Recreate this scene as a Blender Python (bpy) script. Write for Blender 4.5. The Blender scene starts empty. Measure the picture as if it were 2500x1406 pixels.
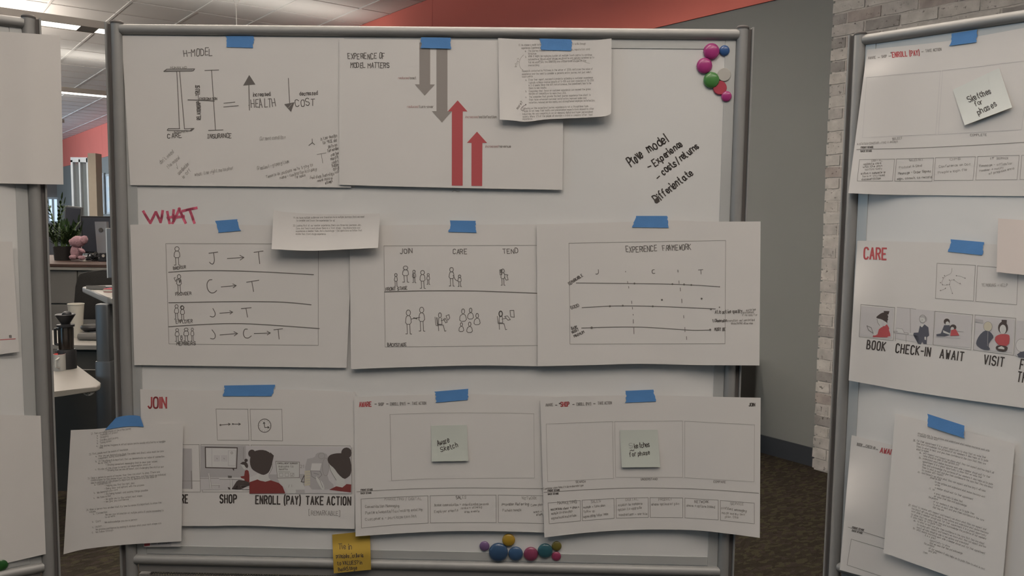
import bpy, bmesh, math, random
from mathutils import Vector, Matrix
random.seed(7)
PI = math.pi

# ------------------------------------------------------------------ camera
F_PX, PITCH, ROLL = 2000.0, 0.0859, -0.013
EYE = Vector((0, 0, 1.5))
_f = Vector((0, math.cos(PITCH), -math.sin(PITCH)))
_r = Vector((1, 0, 0)); _d = _f.cross(_r)
_R = math.cos(ROLL) * _r + math.sin(ROLL) * _d
_D = -math.sin(ROLL) * _r + math.cos(ROLL) * _d
cd = bpy.data.cameras.new('camera'); cam = bpy.data.objects.new('camera', cd)
bpy.context.scene.collection.objects.link(cam)
m = Matrix.Identity(4)
for i, v in enumerate((_R, -_D, -_f)):
    for k in range(3): m[k][i] = v[k]
m.translation = EYE
cam.matrix_world = m
cd.sensor_width = 36; cd.lens = F_PX / 2500 * 36
cd.clip_start = 0.02; cd.clip_end = 100
SC = bpy.context.scene; SC.camera = cam
C = SC.collection

# ------------------------------------------------------------------ world, light, exposure
w = bpy.data.worlds.new('world'); SC.world = w; w.use_nodes = True
w.node_tree.nodes['Background'].inputs[0].default_value = (0.80, 0.90, 1.0, 1)
w.node_tree.nodes['Background'].inputs[1].default_value = 0.085
SC.view_settings.view_transform = 'Standard'; SC.view_settings.look = 'None'
SC.view_settings.exposure = 0.03; SC.view_settings.gamma = 1.0
SC.view_settings.use_curve_mapping = False
SC.cycles.use_denoising = True
SC.cycles.max_bounces = 6; SC.cycles.diffuse_bounces = 3; SC.cycles.caustics_reflective = False

def look(d): return Vector(d).to_track_quat('-Z', 'Z').to_euler()
def area(name, loc, rot, sx, sy, power, col):
    l = bpy.data.lights.new(name, 'AREA'); l.shape = 'RECTANGLE'; l.size = sx; l.size_y = sy
    l.energy = power; l.color = col
    o = bpy.data.objects.new(name, l); o.location = loc; o.rotation_euler = rot; C.objects.link(o); return o
# daylight from the window side of the office, behind and left of the camera
area('daylight_window', (-5.0, -0.2, 1.8), look((.97, .25, -.05)), 2.6, 1.9, 25, (0.42, 0.74, 1.0))
# the window side further down the office, left of the desks
area('daylight_window_far', (-16.2, 15.2, 1.9), look((.793, .609, .05)), 13, 2.4, 1450, (0.72, 0.86, 1.0))

B0 = Vector((1.856, 4.936, 0)); DW = Vector((-.609, .793, 0)).normalized(); EW = Vector((-.793, -.609, 0)).normalized()
CEIL = 3.68
def room(e, d, z=0): return B0 + EW * e + DW * d + Vector((0, 0, z))
WANG = math.atan2(EW.y, EW.x)   # rotation of a box whose x runs along EW
LIGHT_DOWN = (1.0, 0.89, 0.78)
for dd, pw, ec, ln in ((-2.45, 18, 5.0, 2.6), (-3.62, 19, 3.8, 2.6), (-8.1, 3, 4.2, 6.0), (0.95, 34, 3.7, 6.0), (5.55, 85, 3.7, 6.0), (10.16, 100, 4.2, 6.0), (14.6, 90, 4.2, 6.0)):  # first row is an added, unseen lamp near the boards, steepening their falloff
    p = room(ec, dd, 3.13); area('lamp_down', p, (0, 0, WANG), ln, 0.07, pw, LIGHT_DOWN)
    if dd == 5.55: pw *= .20
    if dd == 10.16: pw *= 1.6
    if dd == .95: pw *= 5.4
    p = room(ec, dd, 3.215); area('lamp_up', p, (PI, 0, -WANG), ln, 0.07, pw * 0.9, LIGHT_DOWN)

# ------------------------------------------------------------------ pixel <-> world
def ray(x, y): return _f + _R * ((x - 1250) / F_PX) + _D * ((y - 703) / F_PX)
def hit(x, y, P, n):
    v = ray(x, y); return EYE + v * ((P - EYE).dot(n) / v.dot(n))
def atz(x, y, z): return hit(x, y, Vector((0, 0, z)), Vector((0, 0, 1)))
def aty(x, y, Y): return hit(x, y, Vector((0, Y, 0)), Vector((0, 1, 0)))
def proj(P):
    v = P - EYE; z = v.dot(_f); return 1250 + F_PX * v.dot(_R) / z, 703 + F_PX * v.dot(_D) / z, z

# ------------------------------------------------------------------ materials
def mat(name, col, rough=.6, metal=0., var=.04, scale=8., bump=0., bscale=60., emit=None, estr=1., spec=.3, coat=0, trans=0):
    m = bpy.data.materials.new(name); m.use_nodes = True
    nt = m.node_tree; b = nt.nodes['Principled BSDF']
    b.inputs['Roughness'].default_value = rough; b.inputs['Metallic'].default_value = metal
    b.inputs['Specular IOR Level'].default_value = spec
    if coat: b.inputs['Coat Weight'].default_value = coat
    if trans: b.inputs['Transmission Weight'].default_value = trans
    tc = nt.nodes.new('ShaderNodeTexCoord')
    if var:
        n = nt.nodes.new('ShaderNodeTexNoise'); n.inputs['Scale'].default_value = scale; n.inputs['Detail'].default_value = 3
        nt.links.new(tc.outputs['Object'], n.inputs['Vector'])
        r = nt.nodes.new('ShaderNodeValToRGB')
        r.color_ramp.elements[0].position = .3; r.color_ramp.elements[1].position = .7
        r.color_ramp.elements[0].color = tuple(c * (1 - var) for c in col) + (1,)
        r.color_ramp.elements[1].color = tuple(min(1, c * (1 + var)) for c in col) + (1,)
        nt.links.new(n.outputs['Fac'], r.inputs[0]); nt.links.new(r.outputs[0], b.inputs['Base Color'])
    else: b.inputs['Base Color'].default_value = tuple(col) + (1,)
    if bump:
        n2 = nt.nodes.new('ShaderNodeTexNoise'); n2.inputs['Scale'].default_value = bscale; n2.inputs['Detail'].default_value = 4
        bp = nt.nodes.new('ShaderNodeBump'); bp.inputs['Strength'].default_value = bump; bp.inputs['Distance'].default_value = .01
        nt.links.new(tc.outputs['Object'], n2.inputs['Vector'])
        nt.links.new(n2.outputs['Fac'], bp.inputs['Height']); nt.links.new(bp.outputs[0], b.inputs['Normal'])
    if emit:
        b.inputs['Emission Color'].default_value = tuple(emit) + (1,); b.inputs['Emission Strength'].default_value = estr
    return m

M = {}
M['paper'] = mat('paper', (.78, .76, .74), .75, var=.012, scale=5, spec=.15)
M['paper_pink'] = mat('paper_pink', (.80, .72, .68), .75, var=.012, spec=.15)
M['board'] = mat('whiteboard_enamel', (.80, .80, .79), .32, var=.01, scale=3, spec=.4)
M['trim'] = mat('silver_trim', (.62, .63, .62), .45, metal=.35, var=.03)
M['alu'] = mat('brushed_aluminium', (.37, .37, .362), .52, metal=.35, var=.03, scale=20)
M['groove'] = mat('dark_groove', (.13, .12, .115), .6, var=.1)
M['grille'] = mat('grey_grille', (.34, .33, .32), .5, metal=.4, var=.05)
M['tape'] = mat('blue_tape', (.12, .30, .64), .7, var=.05, scale=30, bump=.06, bscale=400, spec=.2)
M['sticky_green'] = mat('pale_green_note', (.65, .69, .635), .75, var=.01)
M['sticky_white'] = mat('pale_note', (.76, .79, .76), .75, var=.01)
M['sticky_yellow'] = mat('yellow_note', (.52, .35, .06), .75, var=.03)
M['rubber'] = mat('black_rubber', (.03, .03, .03), .6)
INK = {
 'k': mat('ink_black', (.10, .088, .082), .7, var=0, spec=.1),
 'd': mat('ink_dark_grey', (.19, .175, .165), .7, var=0, spec=.1),
 'm': mat('ink_mid_grey', (.34, .32, .305), .7, var=0, spec=.1),
 'l': mat('pencil_light', (.50, .475, .455), .7, var=0, spec=.1),
 'f': mat('pencil_faint', (.61, .585, .565), .7, var=0, spec=.1),
 't': mat('print_type', (.47, .45, .435), .7, var=0, spec=.1),
 'g': mat('print_grey', (.36, .33, .31), .7, var=0, spec=.1),
 'r': mat('print_red', (.56, .125, .135), .7, var=0, spec=.1),
 'p': mat('print_pale_red', (.62, .42, .41), .7, var=0, spec=.1),
 'w': mat('print_white', (.74, .73, .72), .7, var=0, spec=.1),
 'a': mat('print_pale_grey', (.67, .65, .655), .7, var=0, spec=.1),
 'b': mat('print_shade_grey', (.52, .505, .51), .7, var=0, spec=.1),
 'h': mat('print_hair', (.11, .09, .085), .7, var=0, spec=.1),
 'x': mat('print_coat_red', (.27, .068, .065), .7, var=0, spec=.1),
 's': mat('print_skin', (.70, .70, .68), .7, var=0, spec=.1),
 'y': mat('print_cream', (.66, .62, .50), .7, var=0, spec=.1),
 'n': mat('print_navy', (.13, .135, .165), .7, var=0, spec=.1),
 'v': mat('marker_red', (.76, .16, .25), .6, var=.25, scale=90, spec=.3),
}
INKL = list(INK)

# ------------------------------------------------------------------ object helpers
def link(name, me, mats=None, parent=None, smooth=False):
    o = bpy.data.objects.new(name, me); C.objects.link(o)
    if mats is not None:
        for mm in (mats if isinstance(mats, (list, tuple)) else [mats]): me.materials.append(mm)
    if parent is not None: o.parent = parent
    if smooth:
        for p in me.polygons: p.use_smooth = True
    return o
def tag(o, label=None, cat=None, group=None, kind=None):
    if label: o['label'] = label
    if cat: o['category'] = cat
    if group: o['group'] = group
    if kind: o['kind'] = kind
    return o
def empty(name, loc=(0, 0, 0), label=None, cat=None, group=None, rot=0):
    o = bpy.data.objects.new(name, None); C.objects.link(o); o.location = loc; o.rotation_euler = (0, 0, rot)
    o.empty_display_size = .05
    return tag(o, label, cat, group)
class MB:
    """collects shapes in one bmesh"""
    def __init__(s): s.bm = bmesh.new()
    def box(s, cx, cy, cz, sx, sy, sz, bev=0, rot=None):
        mt = Matrix.Translation((cx, cy, cz))
        if rot is not None: mt = mt @ rot
        r = bmesh.ops.create_cube(s.bm, size=1, matrix=mt @ Matrix.Diagonal((sx, sy, sz, 1)))
        if bev:
            es = set(e for v in r['verts'] for e in v.link_edges)
            bmesh.ops.bevel(s.bm, geom=list(es), offset=bev, segments=2, affect='EDGES', profile=.5)
        return s
    def cyl(s, p0, p1, r0, r1=None, n=20, caps=True):
        p0 = Vector(p0); p1 = Vector(p1); v = p1 - p0
        q = v.to_track_quat('Z', 'Y').to_matrix().to_4x4()
        bmesh.ops.create_cone(s.bm, cap_ends=caps, segments=n, radius1=r0, radius2=r0 if r1 is None else r1, depth=v.length,
                              matrix=Matrix.Translation((p0 + p1) / 2) @ q)
        return s
    def lathe(s, prof, c=(0, 0, 0), n=28, axis=None):
        rows = []
        ax = Matrix.Identity(3) if axis is None else Vector(axis).to_track_quat('Z', 'Y').to_matrix()
        for r, z in prof:
            if r <= 1e-6: rows.append([s.bm.verts.new(Vector(c) + ax @ Vector((0, 0, z)))] * n)
            else: rows.append([s.bm.verts.new(Vector(c) + ax @ Vector((r * math.cos(2*PI*i/n), r * math.sin(2*PI*i/n), z))) for i in range(n)])
        for a, b in zip(rows, rows[1:]):
            for i in range(n):
                vs = [a[i], a[(i+1) % n], b[(i+1) % n], b[i]]
                u = []
                for v in vs:
                    if v not in u: u.append(v)
                if len(u) > 2:
                    try: s.bm.faces.new(u)
                    except ValueError: pass
        return s
    def ell(s, c, r, n=12, rot=None):
        mt = Matrix.Translation(c)
        if rot is not None: mt = mt @ rot
        bmesh.ops.create_uvsphere(s.bm, u_segments=n*2, v_segments=n, radius=1, matrix=mt @ Matrix.Diagonal((r[0], r[1], r[2], 1)))
        return s
    def prism(s, pts, z0, z1, bev=0):
        """polygon in xy extruded in z"""
        a = [s.bm.verts.new((x, y, z0)) for x, y in pts]; b = [s.bm.verts.new((x, y, z1)) for x, y in pts]
        n = len(pts); fs = [s.bm.faces.new(list(reversed(a))), s.bm.faces.new(b)]
        for i in range(n): fs.append(s.bm.faces.new((a[i], a[(i+1) % n], b[(i+1) % n], b[i])))
        if bev:
            es = [e for e in set(e for v in a + b for e in v.link_edges) if abs(e.verts[0].co.z - e.verts[1].co.z) < 1e-6]
            bmesh.ops.bevel(s.bm, geom=es, offset=bev, segments=3, affect='EDGES', profile=.5)
        return s
    def face(s, pts):
        s.bm.faces.new([s.bm.verts.new(p) for p in pts]); return s
    def tube(s, pts, r, n=8):
        for a, b in zip(pts, pts[1:]): s.cyl(a, b, r, n=n)
        for p in pts[1:-1]: s.ell(p, (r, r, r), 5)
        return s
    def out(s, name, mats, parent=None, smooth=False, inv=None):
        bmesh.ops.recalc_face_normals(s.bm, faces=s.bm.faces)
        me = bpy.data.meshes.new(name)
        if inv is not None: s.bm.transform(inv)
        s.bm.to_mesh(me); s.bm.free()
        o = link(name, me, mats, parent)
        if smooth:
            for p in me.polygons: p.use_smooth = True
            me.set_sharp_from_angle(angle=math.radians(35))
        return o

# ------------------------------------------------------------------ the setting
g = bpy.data.materials.new('carpet'); g.use_nodes = True; nt = g.node_tree; b = nt.nodes['Principled BSDF']
b.inputs['Roughness'].default_value = .95; b.inputs['Specular IOR Level'].default_value = .05
tc = nt.nodes.new('ShaderNodeTexCoord'); mp = nt.nodes.new('ShaderNodeMapping'); nt.links.new(tc.outputs['Object'], mp.inputs[0])
mp.inputs['Rotation'].default_value = (0, 0, .5); mp.inputs['Scale'].default_value = (1, 2.1, 1)
vo = nt.nodes.new('ShaderNodeTexVoronoi'); vo.inputs['Scale'].default_value = 34; vo.distance = 'CHEBYCHEV'
wn = nt.nodes.new('ShaderNodeTexNoise'); wn.inputs['Scale'].default_value = 9; nt.links.new(mp.outputs[0], wn.inputs['Vector'])
mx = nt.nodes.new('ShaderNodeMix'); mx.data_type = 'RGBA'; mx.inputs[0].default_value = .06
nt.links.new(mp.outputs[0], mx.inputs[6]); nt.links.new(wn.outputs['Color'], mx.inputs[7]); nt.links.new(mx.outputs[2], vo.inputs['Vector'])
sp = nt.nodes.new('ShaderNodeSeparateColor'); nt.links.new(vo.outputs['Color'], sp.inputs[0])
rp = nt.nodes.new('ShaderNodeValToRGB'); el = rp.color_ramp.elements; rp.color_ramp.interpolation = 'CONSTANT'
el[0].position = 0; el[0].color = (.031, .027, .020, 1)
for ps, cc in ((.25, (.027, .023, .018, 1)), (.45, (.048, .042, .027, 1)), (.62, (.034, .028, .023, 1)), (.8, (.042, .033, .028, 1))):
    e_ = el.new(ps); e_.color = cc
el[-1].position = .92; el[-1].color = (.048, .043, .027, 1)
nt.links.new(sp.outputs[0], rp.inputs[0])
fn = nt.nodes.new('ShaderNodeTexNoise'); fn.inputs['Scale'].default_value = 220; nt.links.new(tc.outputs['Object'], fn.inputs['Vector'])
mm = nt.nodes.new('ShaderNodeMix'); mm.data_type = 'RGBA'; mm.blend_type = 'MULTIPLY'; mm.inputs[0].default_value = .7
nt.links.new(rp.outputs[0], mm.inputs[6]); nt.links.new(fn.outputs['Fac'], mm.inputs[7])
ga = nt.nodes.new('ShaderNodeMix'); ga.data_type = 'RGBA'; ga.blend_type = 'ADD'; ga.inputs[0].default_value = 1
nt.links.new(mm.outputs[2], ga.inputs[6]); nt.links.new(mm.outputs[2], ga.inputs[7])
nt.links.new(ga.outputs[2], b.inputs['Base Color'])
bp = nt.nodes.new('ShaderNodeBump'); bp.inputs['Strength'].default_value = .6; bp.inputs['Distance'].default_value = .004
nt.links.new(fn.outputs['Fac'], bp.inputs['Height']); nt.links.new(bp.outputs[0], b.inputs['Normal'])
M['carpet'] = g
M['wallgrey'] = mat('grey_wall_paint', (.245, .25, .24), .85, var=.02, scale=1.2, bump=.05, bscale=200)
M['wallred'] = mat('coral_wall_paint', (.80, .22, .175), .8, var=.02, scale=1)
M['walllight'] = mat('taupe_wall_paint', (.20, .175, .16), .8, var=.02)
M['ceil'] = mat('ceiling_tile', (.80, .78, .76), .9, var=.02, scale=2, bump=.1, bscale=150)
M['cbar'] = mat('ceiling_bar', (.80, .78, .76), .6, var=.01)
M['base'] = mat('dark_rubber_base', (.045, .05, .058), .6)
M['dark'] = mat('charcoal_plastic', (.04, .04, .04), .55)
M['dkgrey'] = mat('dark_grey_laminate', (.075, .072, .065), .6, var=.05)

def wallbox(name, e0, e1, d0, d1, z0, z1, mt, parent=None, kind=None, bev=0):
    mb = MB(); mb.box(0, 0, 0, e1 - e0, d1 - d0, z1 - z0, bev)
    o = mb.out(name, mt, parent)
    o.location = room((e0 + e1) / 2, (d0 + d1) / 2, (z0 + z1) / 2); o.rotation_euler = (0, 0, WANG)
    if kind: o['kind'] = kind
    return o
def keep_parent(o, parent):
    bpy.context.view_layer.update()
    o.parent = parent; o.matrix_parent_inverse = parent.matrix_world.inverted()

# box orientation check: x along EW, local y along -? handled by symmetric boxes
floor = wallbox('floor', -2.2, 16, -9, 28, -.1, 0, M['carpet'], kind='structure')
wall = wallbox('wall_back', -.15, 0, -.3, 27, 0, CEIL, M['wallgrey'], kind='structure')
farw = wallbox('wall_far', -.15, 16, 27, 27.15, 0, CEIL, M['walllight'], kind='structure')
base = wallbox('baseboard_back', 0.0, .012, -.06, 27, 0, .115, M['base'], kind='structure')
# coral band above the grey: large boards with a joint between them
edges = [-.0, 4.40 , 8.0, 12.0, 16.0, 20.0, 23.5, 27.0]
for a_, b_ in zip(edges, edges[1:]):
    k = wallbox('wall_panel', 0, .012, a_ + .003, b_ - .003, 2.87, CEIL, M['wallred'], kind=None); keep_parent(k, wall)
# ceiling: tiles in a grid of bars
ceil = wallbox('ceiling', -2.2, 16, -9, 27.15, CEIL + .03, CEIL + .12, M['ceil'], kind='structure')
T_ = .655; E0 = .37; D0 = 6.57 - 24 * .65
tm = MB(); tm.box(0, 0, 0, T_ - .02, .65 - .02, .02, .003); tile_o = tm.out('ceiling_tile', M['ceil']); tile_me = tile_o.data
bpy.data.objects.remove(tile_o)
vis = []; rest = []
for i in range(-4, 24):
    for j in range(0, 57):
        e0 = E0 + i * T_; d0 = D0 + j * .65; c = room(e0 + T_/2, d0 + .325, CEIL + .012)
        if d0 > 26.3: continue
        e_w = T_
        if e0 < -.01 and d0 > -.3:
            if e0 + T_ <= .01: continue
        inview = False
        for (u, v) in ((.5, .5), (.1, .1), (.9, .1), (.1, .9), (.9, .9), (.5, .1), (.5, .9)):
            P = room(e0 + u*T_, d0 + v*.65, CEIL)
            if (P - EYE).dot(_f) < .5: continue
            x, y, _ = proj(P)
            if -30 < x < 2530 and -30 < y < 1406 and ((y < 95 and 250 < x < 1850) or (y < 60 and x < 110) or (95 < x < 300 and y < 420)): inview = True
        (vis if inview else rest).append((e0, d0, c, (P - EYE).length))
vis.sort(key=lambda t: t[3]); rest += vis[300:]; vis = vis[:300]
def tile_obj(e0, d0, c):
    lo = max(e0, .003) if d0 > -.3 else e0
    if lo > e0 + .01:
        mb = MB(); wd = e0 + T_ - lo; mb.box(0, 0, 0, wd - .015, .63, .02, .003); o = mb.out('ceiling_tile', M['ceil'])
        o.location = room(lo + wd / 2, d0 + .325, CEIL + .012)
    else:
        o = bpy.data.objects.new('ceiling_tile', tile_me); C.objects.link(o); o.location = c
    o.rotation_euler = (0, 0, WANG); return o
cinv = None
bpy.context.view_layer.update(); cinv = ceil.matrix_world.inverted()
for e0, d0, c, _ in vis:
    o = tile_obj(e0, d0, c); o.parent = ceil; o.matrix_parent_inverse = cinv
mb = MB(); rotm = Matrix.Rotation(WANG, 4, 'Z')
for e0, d0, c, _ in rest:
    mb.box(c.x, c.y, c.z, T_ - .02, .63, .02, rot=rotm)
o = mb.out('more_ceiling_tiles', M['ceil']); o['kind'] = 'stuff'; o.parent = ceil; o.matrix_parent_inverse = cinv
for i in range(-3, 24):
    e0 = E0 + i * T_; d0 = -9 if e0 < 0 else -9; d1 = -.35 if e0 < .01 else 27
    o = wallbox('ceiling_bar', e0 - .012, e0 + .012, d0, d1, CEIL - .006, CEIL + .03, M['cbar']); o.parent = ceil; o.matrix_parent_inverse = cinv
for j in range(0, 56):
    d0 = D0 + j * .65
    o = wallbox('ceiling_bar', .0 if d0 > -.3 else -2.2, 16, d0 - .010, d0 + .010, CEIL - .004, CEIL + .03, M['cbar']); o.parent = ceil; o.matrix_parent_inverse = cinv

# brick pier: a proud brick skin over the wall to the right
def brickmat(i):
    c = [(.54, .51, .475), (.48, .455, .43), (.34, .32, .305), (.56, .535, .50), (.40, .355, .33)][i]
    m = bpy.data.materials.new('tumbled_brick'); m.use_nodes = True; nt = m.node_tree; b = nt.nodes['Principled BSDF']
    b.inputs['Roughness'].default_value = .92; b.inputs['Specular IOR Level'].default_value = .1
    tc = nt.nodes.new('ShaderNodeTexCoord')
    g = nt.nodes.new('ShaderNodeNewGeometry')
    n = nt.nodes.new('ShaderNodeTexNoise'); n.inputs['Scale'].default_value = 17; n.inputs['Detail'].default_value = 6
    nt.links.new(g.outputs['Position'], n.inputs['Vector'])
    r = nt.nodes.new('ShaderNodeValToRGB'); r.color_ramp.elements[0].position = .3; r.color_ramp.elements[1].position = .7
    r.color_ramp.elements[0].color = tuple(x * .82 for x in c) + (1,); r.color_ramp.elements[1].color = tuple(min(1, x * 1.15) for x in c) + (1,)
    nt.links.new(n.outputs['Fac'], r.inputs[0])
    s = nt.nodes.new('ShaderNodeTexNoise'); s.inputs['Scale'].default_value = 48; s.inputs['Detail'].default_value = 3
    nt.links.new(g.outputs['Position'], s.inputs['Vector'])
    r2 = nt.nodes.new('ShaderNodeValToRGB'); r2.color_ramp.elements[0].position = .63; r2.color_ramp.elements[1].position = .72
    nt.links.new(s.outputs['Fac'], r2.inputs[0])
    mx = nt.nodes.new('ShaderNodeMix'); mx.data_type = 'RGBA'; nt.links.new(r2.outputs[0], mx.inputs[0])
    nt.links.new(r.outputs[0], mx.inputs[6]); mx.inputs[7].default_value = (c[0] * .42, c[1] * .4, c[2] * .4, 1)
    nt.links.new(mx.outputs[2], b.inputs['Base Color'])
    bp = nt.nodes.new('ShaderNodeBump'); bp.inputs['Strength'].default_value = .5; bp.inputs['Distance'].default_value = .006
    nt.links.new(n.outputs['Fac'], bp.inputs['Height']); nt.links.new(bp.outputs[0], b.inputs['Normal'])
    return m
BM = [brickmat(i) for i in range(5)]
M['mortar'] = mat('pale_mortar', (.56, .53, .495), .95, var=.06, scale=25, bump=.6, bscale=90)
pier = wallbox('wall_right', -.10, .048, -2.3, -.050, 0, CEIL, M['mortar'], kind='structure')
bpy.context.view_layer.update(); pinv = pier.matrix_world.inverted()
bmeshes = {}
def brick_mesh(L, k, s):
    key = (round(L, 3), k, s)
    if key not in bmeshes:
        rnd = random.Random(hash(key) & 0xffff)
        bm = bmesh.new(); bmesh.ops.create_cube(bm, size=1, matrix=Matrix.Diagonal((.03, L, .057, 1)))
        bmesh.ops.subdivide_edges(bm, edges=[e for e in bm.edges if abs(e.verts[0].co.y - e.verts[1].co.y) > L * .5], cuts=3)
        for v in bm.verts: v.co += Vector((rnd.uniform(-.0018, .0018), rnd.uniform(-.0022, .0022) , rnd.uniform(-.0022, .0022)))
        me = bpy.data.meshes.new('brick'); bm.to_mesh(me); bm.free(); me.materials.append(BM[k]); bmeshes[key] = me
    return bmeshes[key]
CH = .0673; n_b = 0; mbs = MB(); wts = [0, 0, 0, 1, 1, 2, 2, 3, 3, 4]
rb = random.Random(3)
stuffv = []
for row in range(int(CEIL / CH)):
    z = .004 + row * CH + CH / 2
    if z + .03 > CEIL: break
    d = -.035; first = True
    while d > -2.25:
        L = .205
        if first: L = .205 if row % 2 == 0 else .098
        first = False
        if d - L < -2.3: L = 2.3 + d - .004
        if L < .05: break
        k = rb.choice(wts)
        P = room(.06, d - L / 2, z); x, y, _ = proj(P)
        seen = x < 2110 or y < 130
        if y > 1250: seen = False
        if seen and n_b < 300 and x < 2640 and y > -60:
            o = bpy.data.objects.new('brick', brick_mesh(round(L - .010, 3), k, rb.randrange(3))); C.objects.link(o)
            o.location = room(.0365 + rb.uniform(-.002, .002), d - L / 2, z)
            o.rotation_euler = (0, 0, WANG); o.parent = pier; o.matrix_parent_inverse = pinv; n_b += 1
        else: mbs.box(P.x - .012 * EW.x, P.y - .012 * EW.y, z, .03, L - .010, .057, rot=rotm)
        d -= L
o = mbs.out('more_bricks', BM[0]); o['kind'] = 'stuff'; o.parent = pier; o.matrix_parent_inverse = pinv
# ------------------------------------------------------------------ rolling whiteboards
class Frame:
    def __init__(s, base, yaw):   # base: point of the board plane at s=0, a: along the board, n: out of the face
        s.b = Vector(base); s.a = Vector((math.cos(yaw), -math.sin(yaw), 0)); s.n = Vector((-math.sin(yaw), -math.cos(yaw), 0)); s.yaw = yaw
    def P(s, u, t, z): return s.b + s.a * u + s.n * t + Vector((0, 0, z))
    def px(s, x, y, off=0.): return hit(x, y, s.b + s.n * off, s.n)
FC = Frame((-.1712 - .61 * math.cos(.0196), 1.6319 + .61 * math.sin(.0196), 0), .0196)
FR = Frame((.682, 1.657, 0), math.radians(47))
yl = math.radians(-35)
FL = Frame((-.932 - 1.22 * math.cos(yl), 1.605 + 1.22 * math.sin(yl), 0), yl)

def grille_mesh(w, h, pitch=.0054, r=.0019):
    vs, fs = [], []; dy = pitch * .866; rows = int(h / dy); cols = int(w / pitch)
    for j in range(rows):
        for i in range(cols):
            cx = (i + .5 + (.5 if j % 2 else 0)) * pitch; cz = -(j + .5) * dy; b0 = len(vs)
            for k in range(6):
                a = PI / 6 + k * PI / 3; R_ = pitch / math.sqrt(3)
                vs.append((cx + R_ * math.cos(a), 0, cz + R_ * math.sin(a)))
            for k in range(6):
                a = PI / 6 + k * PI / 3; vs.append((cx + r * math.cos(a), 0, cz + r * math.sin(a)))
            for k in range(6):
                k2 = (k + 1) % 6; fs.append((b0 + k, b0 + k2, b0 + 6 + k2, b0 + 6 + k))
    me = bpy.data.meshes.new('perforated_sheet'); me.from_pydata(vs, [], fs); return me

ZT, ZB = 1.857, .785
def whiteboard(fr, label, grille=True, hole_h=.30, fl=.38):
    W = 1.22
    root = empty('rolling_whiteboard', fr.P(W / 2, 0, 0), label, 'whiteboard', rot=-fr.yaw)
    bpy.context.view_layer.update(); inv = root.matrix_world.inverted()
    L = Matrix.Translation(fr.P(0, 0, 0)) @ Matrix.Rotation(-fr.yaw, 4, 'Z')   # local: x along, -y out of the face
    def fin(mb, name, mt, smooth=False, parent=root, label=None):
        mb.bm.transform(L); mb.bm.transform(inv)
        o = mb.out(name, mt, parent, smooth)
        if label: o['label'] = label
        return o
    mb = MB(); mb.box(W/2, .009, (ZT + ZB) / 2, W - .02, .018, ZT - ZB - .01); surf = fin(mb, 'writing_surface', M['board'])
    for nm, (cx, cz, sx, sz) in {'l': (.022, (ZT+ZB)/2, .020, ZT-ZB-.02), 'r': (W-.022, (ZT+ZB)/2, .020, ZT-ZB-.02),
                                 't': (W/2, ZT-.019, W-.066, .017), 'b': (W/2, ZB+.021, W-.066, .018)}.items():
        mb = MB(); mb.box(cx, -.0006, cz, sx, .0016, sz, .0004); fin(mb, 'surface_trim', M['trim'])
    for z in (ZT, ZB):
        mb = MB(); mb.cyl((.008, 0, z), (W - .008, 0, z), .0105, n=28); fin(mb, 'top_rail' if z == ZT else 'bottom_rail', M['alu'], True)
    for sgn, x in ((-1, 0), (1, W)):
        mb = MB(); mb.cyl((x, 0, .12), (x, 0, ZT + .012), .0115, n=28); post = fin(mb, 'post', M['alu'], True)
        mb = MB(); mb.box(x + sgn * .0125, .002, (ZT + .012 + .12) / 2, .011, .012, ZT - .112); fin(mb, 'post_groove', M['groove'])
        mb = MB(); mb.box(x + sgn * .0185, -.002, (ZT + .013 + .12) / 2, .0035, .016, ZT - .107, .0006); fin(mb, 'post_flange', M['alu'])
        mb = MB(); mb.lathe([(0, .003), (.009, .003), (.0125, 0), (.0125, -.003), (0, -.003)], (x, 0, ZT + .014)); fin(mb, 'post_cap', M['groove'], True)
        mb = MB(); mb.box(x, 0, .105, .035, fl, .03, .004); foot = fin(mb, 'foot', M['alu'])
        for yy in (-fl/2 + .03, fl/2 - .03):
            mb = MB(); mb.cyl((x - .012, yy, .031), (x + .012, yy, .031), .030, n=24); mb.cyl((x, yy, .05), (x, yy, .10), .007, n=10)
            fin(mb, 'caster', M['rubber'], True)
    if grille:
        zt = ZB - .022
        for nm, (cx, cz, sx, sz) in {'t': (W/2, zt + .004, W - .03, .018), 'b': (W/2, zt - hole_h - .012, W - .03, .018),
                                     'l': (.026, zt - hole_h/2 - .004, .022, hole_h - .01), 'r': (W - .026, zt - hole_h/2 - .004, .022, hole_h - .01)}.items():
            mb = MB(); mb.box(cx, .004, cz, sx, .012, sz, .001); fin(mb, 'screen_frame', M['grille'])
        me = grille_mesh(W - .076, hole_h - .006); me.transform(Matrix.Translation((.037, .004, zt - .005))); me.transform(L); me.transform(inv)
        link('perforated_screen', me, M['grille'], root)
    return root, surf

wbC, surfC = whiteboard(FC, 'middle rolling whiteboard in an aluminium frame, its face covered in taped sheets')
wbR, surfR = whiteboard(FR, 'rolling whiteboard at the right, angled in front of the brick wall', hole_h=.3)
wbL, surfL = whiteboard(FL, 'rolling whiteboard at the left edge, angled beside the desks')

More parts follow.
